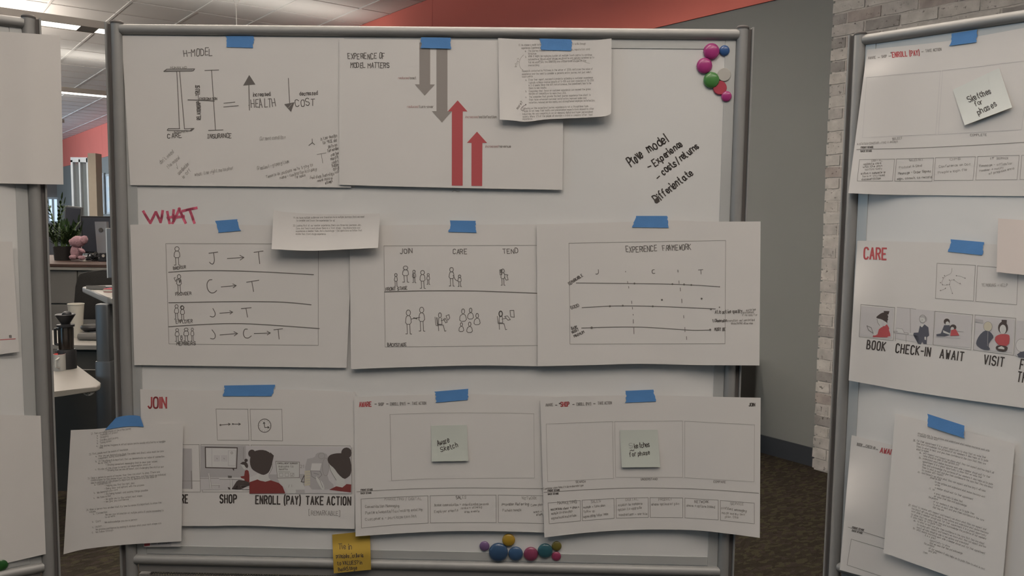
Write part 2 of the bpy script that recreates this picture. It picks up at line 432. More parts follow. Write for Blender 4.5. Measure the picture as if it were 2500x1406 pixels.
# ------------------------------------------------------------------ sheets of paper
def ss(a, b, x):
    t = max(0., min(1., (x - a) / (b - a))); return t * t * (3 - 2 * t)
def inv_bil(q, x, y):
    """(u,v) of a pixel inside the quad TL,TR,BR,BL (Newton)"""
    u = v = .5
    (x0, y0), (x1, y1), (x2, y2), (x3, y3) = q
    for _ in range(6):
        X = (1-u)*(1-v)*x0 + u*(1-v)*x1 + u*v*x2 + (1-u)*v*x3 - x
        Y = (1-u)*(1-v)*y0 + u*(1-v)*y1 + u*v*y2 + (1-u)*v*y3 - y
        a = (1-v)*(x1-x0) + v*(x2-x3); b = (1-u)*(x3-x0) + u*(x2-x1)
        c = (1-v)*(y1-y0) + v*(y2-y3); d = (1-u)*(y3-y0) + u*(y2-y1)
        D = a*d - b*c or 1e-9
        u -= (d*X - b*Y) / D; v -= (-c*X + a*Y) / D
    return max(-.1, min(1.1, u)), max(-.1, min(1.1, v))
def interp(pts, t):
    """point at parameter t (0..1) on a smooth polyline"""
    if len(pts) == 2: return (pts[0][0]*(1-t) + pts[1][0]*t, pts[0][1]*(1-t) + pts[1][1]*t)
    n = len(pts) - 1; L = [0]
    for a, b in zip(pts, pts[1:]): L.append(L[-1] + math.hypot(b[0]-a[0], b[1]-a[1]))
    s = t * L[-1]; i = min(n - 1, max(k for k in range(n + 1) if L[k] <= s + 1e-9)); f = (s - L[i]) / (L[i+1] - L[i])
    p = [pts[max(0, i-1)], pts[i], pts[i+1], pts[min(n, i+2)]]; o = []
    for k in (0, 1):
        a, b, c, d = (q[k] for q in p)
        o.append(.5 * (2*b + (c-a)*f + (2*a-5*b+4*c-d)*f*f + (-a+3*b-3*c+d)*f**3))
    return tuple(o)
def sharp_rim(me):
    bm = bmesh.new(); bm.from_mesh(me)
    for e in bm.edges:
        if e.is_boundary: e.smooth = False
    bm.to_mesh(me); bm.free()
class Sheet:
    def __init__(s, fr, q, depth, label, cat='paper', name='paper_sheet', mt='paper', top=None, bot=None, nx=40, ny=24, group=None, th=.00018):
        s.fr, s.q, s.dep = fr, q, depth
        top = top or [q[0], q[1]]; bot = bot or [q[3], q[2]]
        vs, fs = [], []
        for j in range(ny + 1):
            for i in range(nx + 1):
                u, v = i / nx, j / ny
                T, Bt = interp(top, u), interp(bot, u)
                x = T[0]*(1-v) + Bt[0]*v; y = T[1]*(1-v) + Bt[1]*v
                vs.append(s.P(x, y, 0))
        for j in range(ny):
            for i in range(nx):
                a = j*(nx+1) + i; fs.append((a, a+nx+1, a+nx+2, a+1))
        c = sum(vs, Vector()) / len(vs)
        me = bpy.data.meshes.new(name); me.from_pydata([v - c for v in vs], [], fs)
        o = link(name, me, M[mt], smooth=True); o.location = c; s.c = c
        sharp_rim(me); md = o.modifiers.new('thickness', 'SOLIDIFY'); md.thickness = th; md.offset = 0
        tag(o, label, cat, group); s.o = o
    def depth(s, x, y):
        u, v = inv_bil(s.q, x, y); return s.dep(u, v)
    def P(s, x, y, off): return s.fr.px(x, y, s.depth(x, y) + off)
class Face:    # ink straight on a board's face
    def __init__(s, fr, o): s.fr, s.o = fr, o; bpy.context.view_layer.update(); s.inv = o.matrix_world.inverted()
    def P(s, x, y, off): return s.fr.px(x, y, off)

FONT = {}
for ln in """A 02 28 42;14 34
B 02 08;08 28 37 36 25 05;25 35 44 43 32 02
C 47 38 18 07 03 12 32 43
D 02 08;08 28 47 43 22 02
E 48 08 02 42;05 35
F 48 08 02;05 35
G 47 38 18 07 03 12 32 43 45 25
H 02 08;42 48;05 45
I 02 08
| 12 18;02 22;08 28
J 38 33 22 12 03
K 02 08;48 05;15 42
L 08 02 42
M 02 08 25 48 42
N 02 08 42 48
O 18 07 03 12 32 43 47 38 18
P 02 08;08 38 47 46 35 05
Q 18 07 03 12 32 43 47 38 18;23 41
R 02 08;08 38 47 46 35 05;25 42
S 47 38 18 07 06 15 35 44 43 32 12 03
T 08 48;28 22
U 08 03 12 32 43 48
V 08 22 48
W 08 12 26 32 48
X 08 42;48 02
Y 08 25 48;25 22
Z 08 48 02 42
a 35 26 16 05 03 12 22 34;36 33 42
b 08 02;05 16 26 35 33 22 12 03
c 35 26 16 05 03 12 22 33
d 38 32;35 26 16 05 03 12 22 33
e 04 34 35 26 16 05 03 12 22 33
f 38 28 17 12;06 26
g 36 31 20 10 01;35 26 16 05 04 13 23 34
h 08 02;05 16 26 35 32
i 06 02;08 07
j 16 11 00;18 17
k 08 02;36 04;14 32
l 08 02
m 02 06;05 16 25 22;25 36 45 42
n 02 06;05 16 26 35 32
o 16 05 03 12 22 33 35 26 16
p 00 06;05 16 26 35 33 22 12 03
q 30 36;35 26 16 05 03 12 22 33
r 02 06;05 16 26
s 35 26 16 05 14 24 33 22 12 03
t 18 13 22 32;06 26
u 06 03 12 22 33;36 32
v 06 22 36
w 06 12 25 32 46
x 06 32;36 02
y 06 23;36 10
z 06 36 02 32
0 18 07 03 12 32 43 47 38 18
1 17 28 22
2 07 18 38 47 46 02 42
3 07 18 38 47 46 35 15;35 44 43 32 12 03
4 38 04 44;38 32
5 48 08 05 35 44 43 32 03
6 38 18 06 03 12 32 43 44 35 05
7 08 48 12
8 15 06 07 18 38 47 46 35 15 04 03 12 32 43 44 35
9 42 47 38 18 07 06 15 45
- 05 35
/ 01 39
( 29 17 13 21
) 09 17 13 01
[ 29 09 01 21
] 09 29 21 01
? 07 18 38 47 46 25 24;22 23
. 02 03
, 03 01
: 02 03;05 06
' 08 07
* 15 25;14 26;24 16
& 42 07 18 27 04 03 12 44
+ 05 45;27 23
= 04 44;06 46
> 07 45 03
~ 05 16 34 45
% 02 48;06 08 18 16 06;32 34 44 42 32
^ 05 45;37 45 33""".split('\n'):
    k, v = ln[0], ln[2:]
    FONT[k] = [[(int(p[0]), int(p[1]) - 2) for p in st.split()] for st in v.split(';')]
ROUND = set('BCDGJOPQRSU03689abcdeghmnopqrsu&?~()')
def chaikin(p, it=1):
    for _ in range(it):
        if len(p) < 3: return p
        closed = p[0] == p[-1]; o = [] if closed else [p[0]]
        for i, (a, b) in enumerate(zip(p, p[1:])):
            o += [(a[0]*.75+b[0]*.25, a[1]*.75+b[1]*.25), (a[0]*.25+b[0]*.75, a[1]*.25+b[1]*.75)]
        if closed: o.append(o[0])
        else: o.append(p[-1]); del o[1]; del o[-2]
        p = o
    return p
class Ink:
    def __init__(s, sheet, name, label=None, seed=1, lift=.00035):
        s.s, s.name, s.label = sheet, name, label; s.b = {}; s.r = random.Random(seed); s.lift = lift; s.n = 0; s.cnt = 0; s.auto = True; s.cur = s.main = s.bucket(name)
    def bucket(s, name): s.cnt += 1; k = (name, s.cnt); s.b[k] = ([], [], []); return k
    def new(s, name): s.cur = s.main = s.bucket(name); s.auto = False
    def _quad(s, pts, c, off):
        vs, fs, ms = s.b[s.cur]; b = len(vs); vs += [s.s.P(x, y, off) for x, y in pts]; fs.append(tuple(range(b, b + len(pts)))); ms.append(INKL.index(c))
    def line(s, pts, w=1.6, c='d', off=None, sub=14, ext=.35):
        off = s.lift + s.n * .000025 + .000012 if off is None else off
        out = [pts[0]]
        for a, b in zip(pts, pts[1:]):
            n = max(1, int(math.hypot(b[0]-a[0], b[1]-a[1]) / sub))
            for k in range(1, n + 1): out.append((a[0] + (b[0]-a[0])*k/n, a[1] + (b[1]-a[1])*k/n))
        L = len(out) - 1
        for i, (a, b) in enumerate(zip(out, out[1:])):
            dx, dy = b[0]-a[0], b[1]-a[1]; l = math.hypot(dx, dy)
            if l < 1e-6: continue
            ux, uy = dx/l, dy/l; e = w * ext; nx, ny = -uy*w/2, ux*w/2
            s._quad([(a[0]-ux*e+nx, a[1]-uy*e+ny), (b[0]+ux*e+nx, b[1]+uy*e+ny), (b[0]+ux*e-nx, b[1]+uy*e-ny), (a[0]-ux*e-nx, a[1]-uy*e-ny)], c, off)
    def curve(s, pts, w=1.6, c='d', it=2, off=None): s.line(chaikin(pts, it), w, c, off)
    def loop(s, cx, cy, rx, ry, w=1.4, c='d', n=14, off=None):
        s.line([(cx + rx*math.cos(2*PI*i/n), cy + ry*math.sin(2*PI*i/n)) for i in range(n + 1)], w, c, off)
    def fill(s, pts, c='b', off=None, it=0):
        """filled outline, fanned from its centre through a fine ring so it follows the paper"""
        s.n += 1; off = (s.lift + .000025 * s.n) if off is None else off
        if it: pts = chaikin(pts + [pts[0]], it)[:-1]
        bm = bmesh.new(); vv = [bm.verts.new((x, y, 0)) for x, y in pts]
        f = bm.faces.new(vv); bmesh.ops.triangulate(bm, faces=[f])
        xs = [p[0] for p in pts]; ys = [p[1] for p in pts]
        for ax, lo, hi in ((0, min(xs), max(xs)), (1, min(ys), max(ys))):
            k = lo + 16
            while k < hi:
                co = (k, 0, 0) if ax == 0 else (0, k, 0); no = (1, 0, 0) if ax == 0 else (0, 1, 0)
                bmesh.ops.bisect_plane(bm, geom=bm.verts[:] + bm.edges[:] + bm.faces[:], plane_co=co, plane_no=no); k += 16
        for f in bm.faces: s._quad([(v.co.x, v.co.y) for v in f.verts], c, off)
        bm.free()
    def dot(s, x, y, r=2.4, c='d'): s.fill([(x + r*math.cos(a*PI/4), y + r*math.sin(a*PI/4)) for a in range(8)], c)
    def ellf(s, x, y, rx, ry, c='h', off=None, rot=0):
        s.fill([(x + rx*math.cos(a*PI/8)*math.cos(rot) - ry*math.sin(a*PI/8)*math.sin(rot), y + rx*math.cos(a*PI/8)*math.sin(rot) + ry*math.sin(a*PI/8)*math.cos(rot)) for a in range(16)], c, off)
    def box(s, q, w=1., c='m'): s.line(list(q) + [q[0]], w, c)
    def text(s, t, x0, y0, x1, y1, h, c='d', w=1.2, jit=0., gap=1.7, slant=0., adv=None):
        """single-stroke lettering from (x0,y0) to (x1,y1) on the baseline, capitals h px high"""
        if h >= 8.5 and s.auto: s.cur = s.bucket('printed_word' if not jit else 'handwritten_word')
        X = 0; gl = []
        for ch in t:
            if ch == ' ': X += 3.0; continue
            st = FONT.get(ch) or FONT.get(ch.upper()) or []
            wd = max([p[0] for q in st for p in q] or [0]); gl.append((ch, X, st)); X += wd + gap
        X -= gap
        dx, dy = x1 - x0, y1 - y0; L = math.hypot(dx, dy); ux, uy = dx/L, dy/L; sx = L / max(X, 1); sy = h / 6
        for ch, gx, st in gl:
            jx, jy = s.r.uniform(-jit, jit) * h * .07, s.r.uniform(-jit, jit) * h * .09
            js = 1 + s.r.uniform(-jit, jit) * .1; ja = s.r.uniform(-jit, jit) * .10
            for q in st:
                pp = [((gx + px_) * sx, py * sy * js) for px_, py in q]
                if jit: pp = [(a + s.r.uniform(-.03, .03) * h * jit, b + s.r.uniform(-.03, .03) * h * jit) for a, b in pp]
                if ch in ROUND: pp = chaikin(pp, 2 if h > 9 else 1)
                elif jit and len(pp) > 3 and h > 9: pp = chaikin(pp, 1) if ch in 'nmhw' else pp
                s.line([(x0 + ux*(a + b*(slant + ja) + jx) + uy*b, y0 + uy*(a + b*(slant + ja) + jx) - ux*b + jy) for a, b in pp], w, c, ext=.3)
        s.cur = s.main
    def person(s, cx, y0, y1, k=1., w=1.4, c='d', dress=False, small=0):
        if s.auto: s.cur = s.bucket('drawn_figure')
        H = y1 - y0; hw = H * .10 * k; hh = H * .12; by0 = y0 + 2*hh; by1 = y0 + H * .60; bw = H * .14 * k
        s.loop(cx, y0 + hh, hw, hh, w, c, 10)
        tw = bw * (.55 if dress else .8)
        s.curve([(cx - hw*.3, by0), (cx - tw, by0 + H*.05), (cx - bw, by1), (cx + bw, by1), (cx + tw, by0 + H*.05), (cx + hw*.3, by0)], w, c, 1)
        s.line([(cx - bw*.45, by1), (cx - bw*.35, y1), (cx - bw*.9, y1)], w, c)
        s.line([(cx + bw*.45, by1), (cx + bw*.6, y1), (cx + bw*1.1, y1 + .5)], w, c)
        s.cur = s.main
    def arrow(s, a, b, w=1.5, c='d', hd=7):
        if s.auto and hd > 7.5: s.cur = s.bucket('drawn_arrow')
        s.line([a, b], w, c); an = math.atan2(b[1]-a[1], b[0]-a[0])
        for d in (2.6, -2.6): s.line([b, (b[0] + hd*math.cos(an+d), b[1] + hd*math.sin(an+d))], w, c)
        s.cur = s.main
    def done(s):
        o0 = s.s.o
        cinv_ = (lambda v: s.s.inv @ v) if isinstance(s.s, Face) else (lambda v: v - s.s.c)
        for (nm, _), (vs, fs, ms) in s.b.items():
            if not vs: continue
            me = bpy.data.meshes.new(nm); me.from_pydata([cinv_(v) for v in vs], [], fs)
            used = sorted(set(ms)); remap = {u: i for i, u in enumerate(used)}
            for u in used: me.materials.append(INK[INKL[u]])
            me.polygons.foreach_set('material_index', [remap[u] for u in ms])
            o = link(nm, me, None, o0)
            if nm == s.name:
                if s.label: o['label'] = s.label
                if nm in STUFFY: o['kind'] = 'stuff'
STUFFY = ('marker_writing', 'typed_text', 'hand_lettering', 'hand_drawing', 'printed_template', 'printed_captions', 'pencil_notes', 'printed_headings', 'printed_panels', 'printed_picture')
# ---- sheet 1: the H drawing
S1 = Sheet(FC, [(297, 87), (840, 93), (857, 458), (318, 452)], lambda u, v: .0022 + .002*v, 'top left poster with a pencilled H diagram, arrows and HEALTH COST lettering', 'poster', 'poster_sheet')
i = Ink(S1, 'hand_lettering', seed=2)
T = i.text
T('H-MODEL', 448, 137, 519, 135, 17, 'd', 1.7, 1)
T('CARE', 410, 337, 443, 335, 11, 'd', 1.7, 1); T('|NSURANCE', 507, 337.5, 565, 336, 10, 'd', 1.7, 1)
T('HEALTH', 614, 264, 673, 260, 20, 'd', 1.8, 1); T('COST', 722, 260, 768, 257, 17, 'd', 1.7, 1)
T('increased', 618, 235, 660, 234, 9, 'd', 1.5, 1); T('decreased', 732, 233, 775, 231, 9, 'd', 1.5, 1)
T('TRUST', 488, 233, 487, 206, 10.5, 'd', 1.7, 1); T('RELATIONSHIP', 490, 292, 489, 249, 9, 'd', 1.6, 1)
T('COORDINATION', 487, 244, 530, 244, 5.5, 'd', 1.2, 1)
T('HUMAN AID', 416, 167.5, 456, 167.5, 5, 'm', 1, 1); T('INSURER', 425, 325, 458, 323, 5, 'm', 1, 1)
for t, a in (("don't need", (392, 402, 424, 373, 9)), ('the model', (410, 411, 439, 387, 8)), ('coordination', (437, 428, 461, 402, 8)), ('is off', (448, 436, 467, 417, 8)),
             ('what the right metaphor', (476, 430, 569, 413, 8)), ('Current condition', (634, 343, 696, 338, 8)), ('Greatest - growing them', (628, 415, 706, 398, 8)),
             ("Team is on purpose we're trying to", (650, 435, 764, 405, 7)), ('name - combination into doing', (684, 437, 773, 415, 7)), ('for value', (720, 436, 745, 431, 7)),
             ('in the design', (783, 343, 822, 334, 7)), ('to 95% old', (788, 352, 822, 345, 7)), ('path on', (802, 361, 822, 357, 7)), ('two modes', (800, 371, 826, 365, 7)),
             ('can be', (808, 381, 827, 377, 7)), ('need it', (807, 391, 826, 386, 7)), ('right', (811, 401, 827, 396, 7)), ('happy', (811, 409, 827, 404, 7)), ('and', (814, 417, 827, 413, 7)), ('up', (819, 423, 828, 420, 7)),
             ('Front-stage / back-stage', (757, 438, 815, 427, 7)), ('needs improve', (775, 444, 812, 437, 6)), ('attempt', (795, 450, 812, 444, 6))):
    T(t, *a, 'm' if a[0] > 780 else 'l', 1.1, 1.3, slant=.15)
i.done()
i = Ink(S1, 'hand_drawing', seed=3); L = i.line
L([(400, 174), (407, 169), (475, 168.3), (472, 172.5), (468, 173.6), (400, 174.5)], 1.8); L([(402, 172.5), (470, 170.8)], 1.1, 'd')
L([(431.5, 174), (435, 240), (438, 314)], 1.8); L([(438.5, 174), (444, 240), (450.4, 314.5)], 1.8)
L([(439, 314), (411, 314), (408.5, 317.5), (410, 318.5), (467, 319.5), (473.5, 313.5), (450, 314.5)], 1.9)
i.fill([(468, 314), (473.5, 313.5), (469, 319), (463, 319)], 'd')
L([(500, 172), (534, 170.8)], 1.7); L([(516.5, 171), (521, 240), (526, 317)], 1.8); L([(509, 318.3), (544.5, 317)], 1.7)
L([(459, 243.8), (500, 245), (523, 246.7)], 2.4); L([(483.5, 232), (485, 245), (485.8, 260)], 1.4)
L([(546.5, 252), (573.5, 249.2)], 1.7); L([(546, 261.2), (582, 257.8)], 1.7)
i.fill([(608.5, 183), (623.5, 206), (593.5, 209)], 'd'); L([(607.5, 206), (609, 269)], 1.9); i.dot(608.3, 257, 1.6)
L([(704, 191), (707, 252)], 1.7); i.fill([(694, 254.5), (719, 249.5), (710.5, 273)], 'd'); L([(704, 263), (712, 254)], 1, 'l')
L([(762, 339), (762.5, 348), (754, 355)], 1.5); L([(762.5, 348), (768, 353)], 1.5)
L([(774, 377), (796, 373)], 1.1, 'm'); L([(784, 375), (788, 398)], 1.1, 'm'); L([(430, 398), (434, 412), (431, 409)], 1, 'l')
i.done()

# ---- sheet 2: arrows
S2 = Sheet(FC, [(828, 95), (1377, 100), (1373, 463.5), (828, 451)], lambda u, v: .0048 + .0025*v, 'poster with two grey arrows pointing down and two red arrows pointing up', 'poster', 'poster_sheet', bot=[(828, 451), (960, 455), (1180, 460), (1373, 463.5)])
i = Ink(S2, 'hand_lettering', seed=4); T = i.text
T('EXPERIENCE OF', 850, 144, 938, 143, 13, 'd', 1.7, 1); T('MODEL MATTERS', 856, 165.5, 950, 165, 12, 'd', 1.7, 1); L = i.line
i.done()
i = Ink(S2, 'printed_arrows'); L = i.line
i.new('grey_arrow'); i.fill([(1023.8, 104), (1050.2, 104), (1050.2, 206.2), (1023.8, 206.2)], 'g'); i.fill([(1012.7, 205.8), (1061.6, 206.2), (1037, 233.3)], 'g')
i.new('grey_arrow'); i.fill([(1065.6, 104), (1092.4, 104), (1092.4, 271.5), (1065.6, 271.5)], 'g'); i.fill([(1054.5, 271.3), (1103.5, 271.3), (1079, 299)], 'g')
i.new('red_arrow'); i.fill([(1103.2, 271.5), (1129.8, 271.5), (1129.6, 453.3), (1103, 453)], 'r'); i.fill([(1117.3, 245), (1141.2, 272), (1093.4, 271.8)], 'r')
i.new('red_arrow'); i.fill([(1151.2, 348), (1177.7, 348), (1177.2, 454), (1151, 453.6)], 'r'); i.fill([(1164.5, 321.4), (1189, 348.8), (1140.2, 348.4)], 'r')
i.done()
i = Ink(S2, 'printed_captions'); T = i.text
for a, b, x0, xm, x1, y in (('reduced', 'cost', 972, 1001, 1016, 193), ('reduced', 'turn-over', 994, 1023.5, 1058, 263), ('increased', 'satisfaction', 1136, 1170, 1212, 288), ('increased', 'revenue', 1185, 1218.5, 1247, 360)):
    T(a, x0, y, xm - 3, y, 6, 'p', .9, 0, slant=.2); T(b, xm, y, x1, y, 6, 'g', 1.15)
i.done()

# ---- sheet 3: typed page at top
S3 = Sheet(FC, [(1216, 94), (1493, 96), (1491, 283), (1220, 293)], lambda u, v: .0085 + .013*v*v*(.5 + .9*abs(u-.45)) + .005*(u > .5)*(u-.5)*(1-v)*2, 'typed page with pencil notes, taped over the top edge beside the red arrows', 'page', 'typed_page',
           bot=[(1220, 292), (1252, 294), (1284, 297), (1340, 291), (1430, 287), (1480, 283), (1492, 276)], top=[(1216, 93), (1300, 97), (1430, 99), (1493, 94)])
i = Ink(S3, 'typed_text'); T = i.text
TXT3 = """10.|1266,112,1270,112;We choose a model to help us|1273,112,1330,110.6;bring it to life through|1388,109.6,1430,108.6;experiences. Experience of the|1273,119.3,1330,118
a.|1282,126.6,1284,126.5;The journey includes every|1290,126.5,1345,124.5;point of interaction, reputation and|1350,124.5,1439.7,121.7;language.|1290,133,1310,132.7
b.|1282.6,141,1285,141;While it might be replacing burden at multiple touch points to continue|1290,139.5,1445,135.6;automate or disrupt other places, we should be only setting ourselves up to|1290,147,1450.6,142
fail. We want only the exacting one critical three stages of the|1290,154.4,1430.7,150;overarching|1290,161.5,1316,161;Research conducted by McKinsey in the winter of 2016 reinforces the value of|1274.4,175.7,1447,170
experience and the need to consider a person's entire journey, not just select|1274.4,183,1443.8,177.8;touch points.|1274.4,189.3,1300.6,188;a.|1283,197.3,1285.5,197.2;From their report, successful projects optimizing a customer experience|1290.8,197,1447,191
typically achieve revenue growth of 5-10% and cost reduction of 15-25%|1290.8,204,1449.5,198;in 2-3 years. Since this isn't instantaneous, the commitment has to be|1290.8,210.5,1443,205;there to see results.|1290.8,217.4,1334,215.8
b.|1283,225,1285.5,225;Companies that focus on customer experience can exceed the gross|1291.3,224.8,1441.8,219.4;margins of competitors by more than 26%.|1291.3,230.8,1382,228.9;c.|1283,239,1285.5,239
The companies that provide the best journey experience from start to|1291.6,238.7,1442,233.5;finish have enhanced customer satisfaction, improved sales and|1291.6,245.6,1431.5,241;retention, reduced service costs, and strengthened employee satisfaction.|1291.6,252.6,1452,246.9
Delivering on this exceptional journey experience is not a thoughtless task.|1276,267,1437,260.8;People do not keep their habits and preconceived expectations skewed by other|1276,273.4,1450,267.3;industries. We are competing in an on-demand, digital and hyper personalized|1276,280.4,1447,274.7
society. Where 1/3 of the people will abandon a brand or company after 1 bad|1276,287,1446,281.6;experience.|1276,292.5,1299.8,292"""
def typed(T, txt, h, c='t', w=.62):
    for it in txt.replace('\n', ';').split(';'):
        s_, p_ = it.rsplit('|', 1); p_ = [float(q) for q in p_.split(',')]; T(s_, *p_, h, c, w, gap=1.1)
typed(T, TXT3, 4.6)
i.done()
i = Ink(S3, 'pencil_notes', seed=8)
i.curve([(1278, 134), (1270, 143), (1267, 155), (1270, 166), (1277, 171)], 1, 'l'); i.text('why?', 1260, 164, 1270, 144, 7, 'l', 1, 1)
i.curve([(1283, 256), (1276, 260), (1271, 266), (1274, 270), (1280, 268)], 1.3, 'm'); i.dot(1283.5, 255.5, 1.8, 'm'); i.text('more?', 1264, 267, 1277, 250, 6, 'm', 1, 1)
i.curve([(1305, 143), (1320, 148), (1311, 152), (1335, 143), (1346, 151), (1365, 142), (1385, 151), (1410, 142), (1428, 152), (1440, 155)], .9, 'l')
i.done()

# ---- writing on the middle board
FaC = Face(FC, surfC)
i = Ink(FaC, 'marker_writing', 'black marker writing', seed=5); T = i.text
T('Prove', 1541, 407, 1572, 384, 23, 'k', 3, 1); T('model', 1585, 373, 1632, 345, 22, 'k', 3, 1.1)
i.line([(1582, 408), (1589, 405)], 3, 'k'); T('Experience', 1600, 406, 1668, 355, 17, 'k', 2.9, 1.1)
i.line([(1604, 435.5), (1610, 430)], 2.8, 'k'); T('costs/returns', 1621, 427, 1707, 361, 17, 'k', 2.8, 1.1)
T('Differientate', 1604, 496, 1693, 424, 18, 'k', 2.8, 1.1); i.fill([(1597, 489), (1602, 483), (1609, 485), (1611, 492), (1604, 497), (1599, 495)], 'k')
i.curve([(1104, 468), (1110, 464), (1116, 468), (1122, 467)], 1.6, 'l')
i.done()
i = Ink(FaC, 'marker_heading', 'red marker word WHAT', seed=6); c = 'v'
for p in ([(350, 516), (358, 530), (367, 544)], [(367, 544), (374, 530), (380, 518)], [(381, 518), (387, 531), (392, 542)], [(392, 542), (395, 530), (397, 515)],
          [(408.5, 517), (411, 530), (414, 545)], [(424, 513), (423, 526), (424, 540)], [(409, 532), (426, 528)],
          [(438, 509), (430, 528), (421, 545)], [(437, 509), (445, 527), (453, 544)], [(427, 531), (449, 528)],
          [(446, 515), (462, 511), (480, 507.5)], [(463, 512), (469, 528), (474.5, 544)]):
    i.curve(p, 6.4, c)
i.done()
# ---- sheet 4: broker / provider / employer / members
S4 = Sheet(FC, [(318, 549), (862, 556), (846, 898), (328, 891)], lambda u, v: .0030 + .003*v + .003*(1-u)*(1-v), 'middle row left poster of four rows of J, C and T letters joined by arrows', 'poster', 'poster_sheet', top=[(318, 548.5), (480, 547), (650, 550), (862, 556)])
i = Ink(S4, 'printed_box'); i.box([(404.7, 594.5), (777.5, 595.5), (777, 843), (412.5, 839.5)], 1, 'm'); i.done()
i = Ink(S4, 'hand_lettering', seed=11); T = i.text; L = i.line; K = i.curve
T('BROKER', 423.5, 658.5, 453.5, 655, 6.5, 'd', 1.4, 1); T('PROVIDER', 429, 722, 467, 719, 7, 'd', 1.3, 1); T('EMPLOYER', 430, 789.5, 470, 788, 8, 'd', 1.3, 1); T('MEMBERS', 431, 842.5, 477, 842.5, 7.5, 'd', 1.5, 1)
L([(510, 618), (531.6, 615.2)], 1.8); K([(521.5, 617), (524, 636), (520.6, 644.7), (515, 644), (511.6, 640)], 1.8)
L([(620, 616), (642.4, 612.8)], 1.8); L([(631, 616), (634, 643.8)], 1.8); i.arrow((555, 631), (595.5, 628.5), 1.7, 'd', 11)
K([(517.6, 682.7), (510, 683), (504.5, 693), (507, 708), (515, 715.5), (523.6, 714.5), (529, 709)], 1.8); i.arrow((540, 700.3), (576.5, 697), 1.7, 'd', 9)
L([(602, 688.8), (632, 684)], 1.8); L([(614.7, 687), (619, 711.6)], 1.8)
K([(519.7, 753), (526, 764), (524.5, 772), (519, 774), (513, 772)], 1.7); i.arrow((536.4, 764.6), (568, 762), 1.7, 'd', 8); L([(589, 753.5), (613.3, 751)], 1.8); L([(600.5, 753), (604.3, 774.2)], 1.8)
K([(517.6, 805), (525.6, 815.6), (525.6, 824.5), (520.6, 827.8), (513.7, 826)], 1.7); i.arrow((537, 817.7), (580, 814), 1.7, 'd', 10)
K([(604, 803.5), (597, 803), (593.5, 814), (597, 824), (606, 826), (613.5, 820)], 1.8); i.arrow((620.6, 814), (660, 812.8), 1.7, 'd', 9); L([(668.4, 805), (690, 802.4)], 1.8); L([(679, 804.5), (681.5, 827.5)], 1.8)
for p in ([(411.5, 664.7), (450, 661.5), (495, 660.2), (579, 661), (670, 665), (765.5, 670.4)], [(412, 739), (490, 737.5), (579, 736), (674, 736.5), (720, 739.5), (759.5, 744)], [(412, 797.6), (490, 792), (579, 789), (665, 793.5), (779.5, 802)]): K(p, 2.0, 'd')
i.done()
i = Ink(S4, 'hand_drawing', seed=12); P_ = i.person
P_(432, 602, 647, 1.2, 1.5); P_(437, 670, 713, 1., 1.5); i.line([(432, 681), (429, 687), (425, 679), (428, 677)], 1.4); i.line([(436, 680), (439, 690), (441, 682)], 2.2, 'd')
P_(431, 743.5, 779, 1.1, 1.4); P_(445.5, 747, 781, 1.1, 1.5); i.loop(444.5, 750.5, 4, 4.5, 1.6)
P_(432.5, 802, 833, 1.2, 1.4); P_(443, 819, 835, 1.2, 1.3); P_(454.5, 800.5, 832, 1.5, 1.4); P_(469.5, 800.5, 832, .9, 1.3)
i.done()

# ---- sheet 5: join care tend
S5 = Sheet(FC, [(853, 553), (1396, 551), (1389, 895), (857, 901)], lambda u, v: .0072 + .003*v + .002*(1-u)*v, 'middle row centre poster of JOIN CARE TEND with little stick figures', 'poster', 'poster_sheet', bot=[(857, 901), (1000, 896), (1180, 892), (1389, 896)], top=[(853, 553), (1000, 549), (1140, 548.5), (1310, 548), (1396, 550)])
i = Ink(S5, 'printed_box'); i.box([(937.4, 600), (1340, 598.7), (1340, 843), (940.3, 847)], 1, 'm'); i.done()
i = Ink(S5, 'hand_lettering', seed=13); T = i.text
T('JOIN', 977.6, 619, 1006.7, 618, 12, 'd', 1.6, 1); T('CARE', 1106.5, 620, 1140, 619, 12.5, 'd', 1.6, 1); T('TEND', 1228.5, 619, 1264, 617.5, 11.5, 'd', 1.6, 1)
T('FRONT STAGE', 941.5, 710, 994, 707, 7.5, 'd', 1.5, 1); T('BACKSTAGE', 945.7, 845.5, 992, 845, 7.5, 'd', 1.5, 1)
i.curve([(939, 712.7), (1000, 710.5), (1060, 709.7), (1155, 710), (1230, 712.5), (1312, 716)], 2.1, 'd')
i.done()
i = Ink(S5, 'hand_drawing', seed=14); P_ = i.person; L = i.line
for a in ((966.5, 667.5, 699, 1., 1.5, 'd', True), (990, 649, 688.6, 1.4, 1.5), (1010.8, 659.5, 689.7, 1, 1.5), (1031.5, 660, 703.6, 1.1, 1.5), (1045.5, 667.5, 694, 1, 1.4), (1102.4, 652.6, 698, 1, 1.5), (1122, 671, 699, 1.1, 1.5), (1227.7, 656.4, 696, .9, 1.5),
          (997, 756.5, 815, .9, 1.5), (1029.5, 749.6, 808, .9, 1.5)): P_(*a)
L([(1010, 670), (1011, 678)], 2.4); L([(1106, 672), (1112, 683), (1118, 686)], 1.5); L([(1220, 659), (1226, 657.5), (1225, 670), (1221, 671), (1220, 659)], 1.4); i.fill([(1221, 659), (1226, 658), (1225, 665), (1222, 667)], 'd'); L([(1232, 670), (1240, 671), (1238, 674), (1240.5, 683), (1236, 684), (1231, 676)], 1.4)
L([(1004, 778.7), (1014, 776.5), (1025.5, 774.6)], 1.5); L([(1010, 776), (1018, 778)], 2.5)
